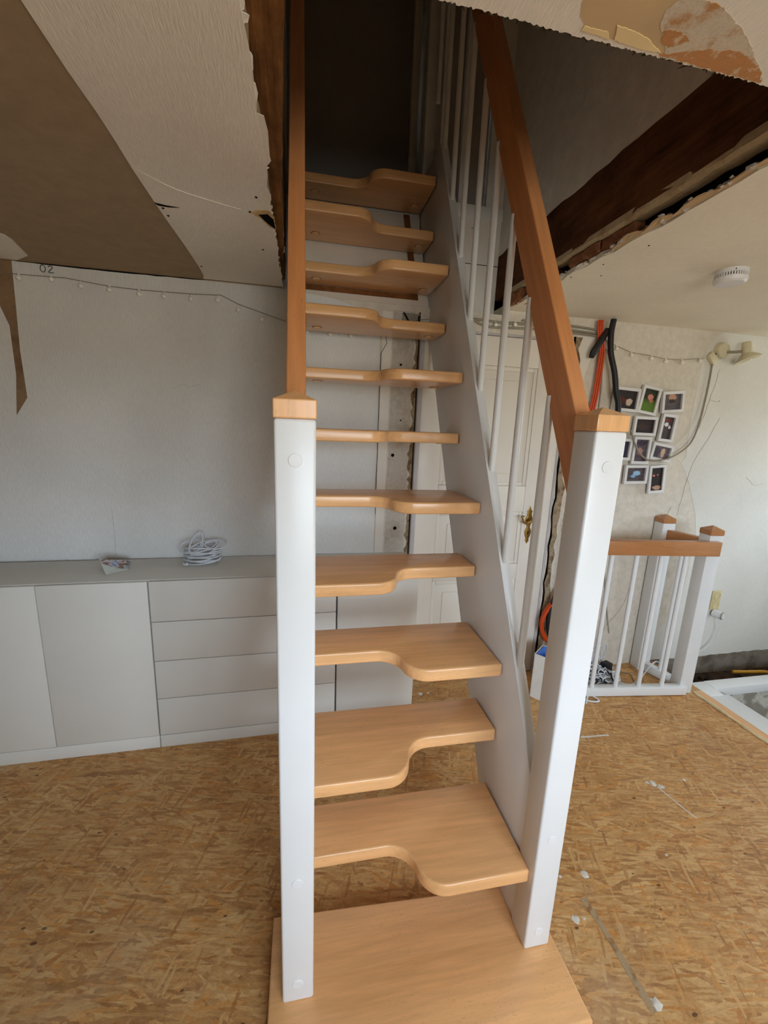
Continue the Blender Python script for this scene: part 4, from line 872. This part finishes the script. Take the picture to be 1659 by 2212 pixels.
q0 = p0+ua*xs[0]-va*0.042
b0 = obj('baluster', B().tube([(q0.x, q0.y, ZF+0.055), (q0.x, q0.y, 0.4), (q0.x, q0.y, 0.85)], 0.0125, 14), M['white'], BA, origin=(q0.x, q0.y, 0))
for a_ in xs[1:]:
    q = p0+ua*a_-va*0.042; part_copy(b0, BA, (q.x, q.y, 0))
w0 = Vector((WPp.x, WPp.y, 0)); dirb = (Vector((CP.x, CP.y, 0))-w0).normalized(); nb = Vector((-dirb.y, dirb.x, 0))
Lb = (CP-WPp).length
r_ = obj('top_rail', along(w0, dirb, nb, 0.03, Lb-0.03, -0.022, 0.022, 0.842, 0.925, 0.004), M['beech_dark_y'], BA); r_['label'] = 'beech top rail'
obj('bottom_rail', along(w0, dirb, nb, 0.03, Lb-0.03, -0.022, 0.022, ZF+0.004, ZF+0.058, 0.003), M['white'], BA)
q = w0+dirb*(Lb*0.5); part_copy(b0, BA, (q.x, q.y, 0))

# wall socket with plug and its cable
so = thing('wall_socket', 'yellowed double wall socket behind the corner post', 'socket', (2.86, YW, 0.40))
obj('cover', B().box(2.823, 2.897, YW-0.012, YW-0.001, 0.325, 0.465, 0.004, 2), M['plastic_cream'], so)
for z in (0.43, 0.36): obj('insert', B().lathe([(0.026, 0), (0.026, 0.002), (0.021, 0.002), (0.020, -0.006), (0, -0.006)], (2.862, YW-0.0125, z), (0, -1, 0), 24), M['plastic_cream'], so)
pl = thing('plug', 'white round plug in the wall socket with a thin cable', 'plug', (2.868, YW-0.05, 0.31))
obj('body', B().lathe([(0, 0), (0.026, 0), (0.026, 0.05), (0.020, 0.062), (0, 0.062)], (2.855, YW-0.014, 0.305), (0.25, -1, 0), 22), M['plastic_white'], pl)
obj('rim', B().lathe([(0.0265, 0.052), (0.028, 0.054), (0.022, 0.060)], (2.855, YW-0.014, 0.305), (0.25, -1, 0), 22), M['cable_tan'], pl)
obj('cord', B().tube([(2.86, YW-0.05, 0.285), (2.885, YW-0.05, 0.20), (2.87, YW-0.04, 0.10), (2.80, YW-0.03, 0.03), (2.70, YW-0.03, 0.01)], 0.003, 6, smooth=6), M['plastic_white'], pl)

# cable tangle on the floor behind the balustrade
b = B(); b2 = B()
for k in range(60):
    c = Vector((1.70+0.30*random.random()**1.3, random.uniform(1.13, 1.31), ZF)); r = random.uniform(.03, .085); th = random.uniform(0, PI); ti = random.uniform(0.2, 1.3); L = []
    for i in range(18):
        a = 2*PI*i/18; uu, vv = r*math.cos(a), r*0.8*math.sin(a)
        L.append((c.x+uu*math.cos(th)-vv*math.sin(th)*math.cos(ti), c.y+(uu*math.sin(th)+vv*math.cos(th)*math.cos(ti))*0.7, ZF+0.01+abs(vv*math.sin(ti)+0.03*random.random())+0.02*(k % 4)))
    (b if k % 7 else b2).tube(L, random.uniform(.003, .005), 6, closed=True)
for kk in range(3): b.tube([(1.86+0.03*kk+0.07*math.cos(2*PI*i/16), 1.27+0.03*math.sin(2*PI*i/16+kk), 0.06+0.025*kk+0.075*math.sin(2*PI*i/16)) for i in range(16)], 0.0042, 6, closed=True)
for k in range(5): b.tube([(1.78+0.04*k, 1.32, 0.25), (1.80+0.03*k, 1.30, 0.12), (1.78+0.05*k, 1.26, 0.02)], 0.003, 5, smooth=4)
ct = obj('cable_tangle', b, M['cable_white'], None, origin=(1.86, 1.2, ZF)); tag(ct, 'tangled heap of white and dark cables on floor behind balustrade', 'cables'); ct['kind'] = 'stuff'
o = obj('dark_cables', b2, M['hose'], ct); o['kind'] = 'stuff'
ps = thing('power_strip', 'white power strip with black plug among tangled cables', 'power strip', (1.90, 1.12, ZF))
obj('strip', B().box(1.80, 2.02, 1.135, 1.185, ZF+0.002, ZF+0.05, 0.008, 2, -0.9, Vector((1.91, 1.16, 0))), M['plastic_white'], ps)
obj('adapter', B().box(1.915, 1.975, 1.20, 1.25, ZF+0.03, ZF+0.115, 0.006, 2, 0.3, Vector((1.94, 1.22, 0))), M['hose'], ps)
tag(obj('cable_loop', B().tube([(1.66, 1.06, ZF+0.005), (1.70, 1.03, ZF+0.005), (1.745, 1.025, ZF+0.005), (1.75, 1.055, ZF+0.006), (1.72, 1.08, ZF+0.01), (1.66, 1.02, ZF+0.005)], 0.0048, 6, smooth=6), M['cable_white'], None, origin=(1.7, 1.05, ZF)), 'white cable loop poking out under the balustrade bottom rail', 'cable')
tag(obj('floor_cord', B().tube([(1.98, 1.12, ZF+0.004), (2.03, 1.11, ZF+0.004), (2.09, 1.15, ZF+0.004), (2.15, 1.17, ZF+0.004), (2.20, 1.20, ZF+0.01), (2.27, 1.22, 0.03), (2.36, 1.25, 0.03), (2.5, 1.27, -0.1)], 0.004, 6, smooth=6), M['cable_white'], None, origin=(2.1, 1.15, ZF)), 'cream cord running across floor and over the short balustrade rail', 'cable')
tag(obj('floor_cord', B().tube([(2.00, 1.30, ZF+0.004), (2.10, 1.28, ZF+0.004), (2.15, 1.24, ZF+0.004), (2.12, 1.18, ZF+0.004), (2.10, 1.12, ZF+0.004), (2.09, 1.07, ZF+0.004)], 0.003, 6, smooth=6), M['cable_tan'], None, origin=(2.1, 1.2, ZF)), 'thin brown-grey cord curling on floor beside the wall post', 'cable')
tag(obj('yellow_cable', B().tube([(3.02, 1.27, -0.11), (3.12, 1.24, -0.10), (3.25, 1.22, -0.10), (3.36, 1.19, -0.13), (3.5, 1.17, -0.15), (3.7, 1.2, -0.15)], 0.012, 8, smooth=6), M['yellow'], None, origin=(3.2, 1.2, -0.15)), 'yellow cable lying in the rubble trench beneath the right wall', 'cable')

# filler drips and streaks on the floor
k = 0
for (x, y, r) in [(.939, .193, .006), (1.031, .184, .012), (.910, .066, .013), (1.006, -.149, .014), (1.597, .482, .014), (1.576, .491, .008), (1.758, .475, .008), (1.384, .196, .005), (.728, 1.241, .014), (.777, 1.243, .008), (.94, .065, .005), (1.62, .46, .012)]:
    obj('plaster_drip', B().lump((x, y, ZF), r, 0.3, 1, 1, 0.22, 2), M['smear'], fl)
def streak(name, pts, w, mat, th=0.0008):
    L = [Vector((*p, ZF)) for p in pts]; A = []; C = []
    for i, p in enumerate(L):
        d_ = (L[min(i+1, len(L)-1)]-L[max(i-1, 0)]).normalized(); n_ = Vector((-d_.y, d_.x, 0)); A.append(p+n_*w*random.uniform(.6, 1.1)); C.append(p-n_*w*random.uniform(.6, 1.1))
    obj(name, B().prism(A+C[::-1], (0, 0, th)), mat, fl, flat=True)
streak('filler_streak', [(1.602, .462), (1.615, .40), (1.625, .35), (1.638, .304)], 0.003, M['smear'])
streak('filler_streak', [(1.457, .788), (1.50, .785), (1.56, .782), (1.612, .779)], 0.006, M['smear'])
streak('filler_streak', [(.976, .118), (.983, .037), (.986, -.057), (.984, -.128), (.985, -.165)], 0.012, M['streak'])
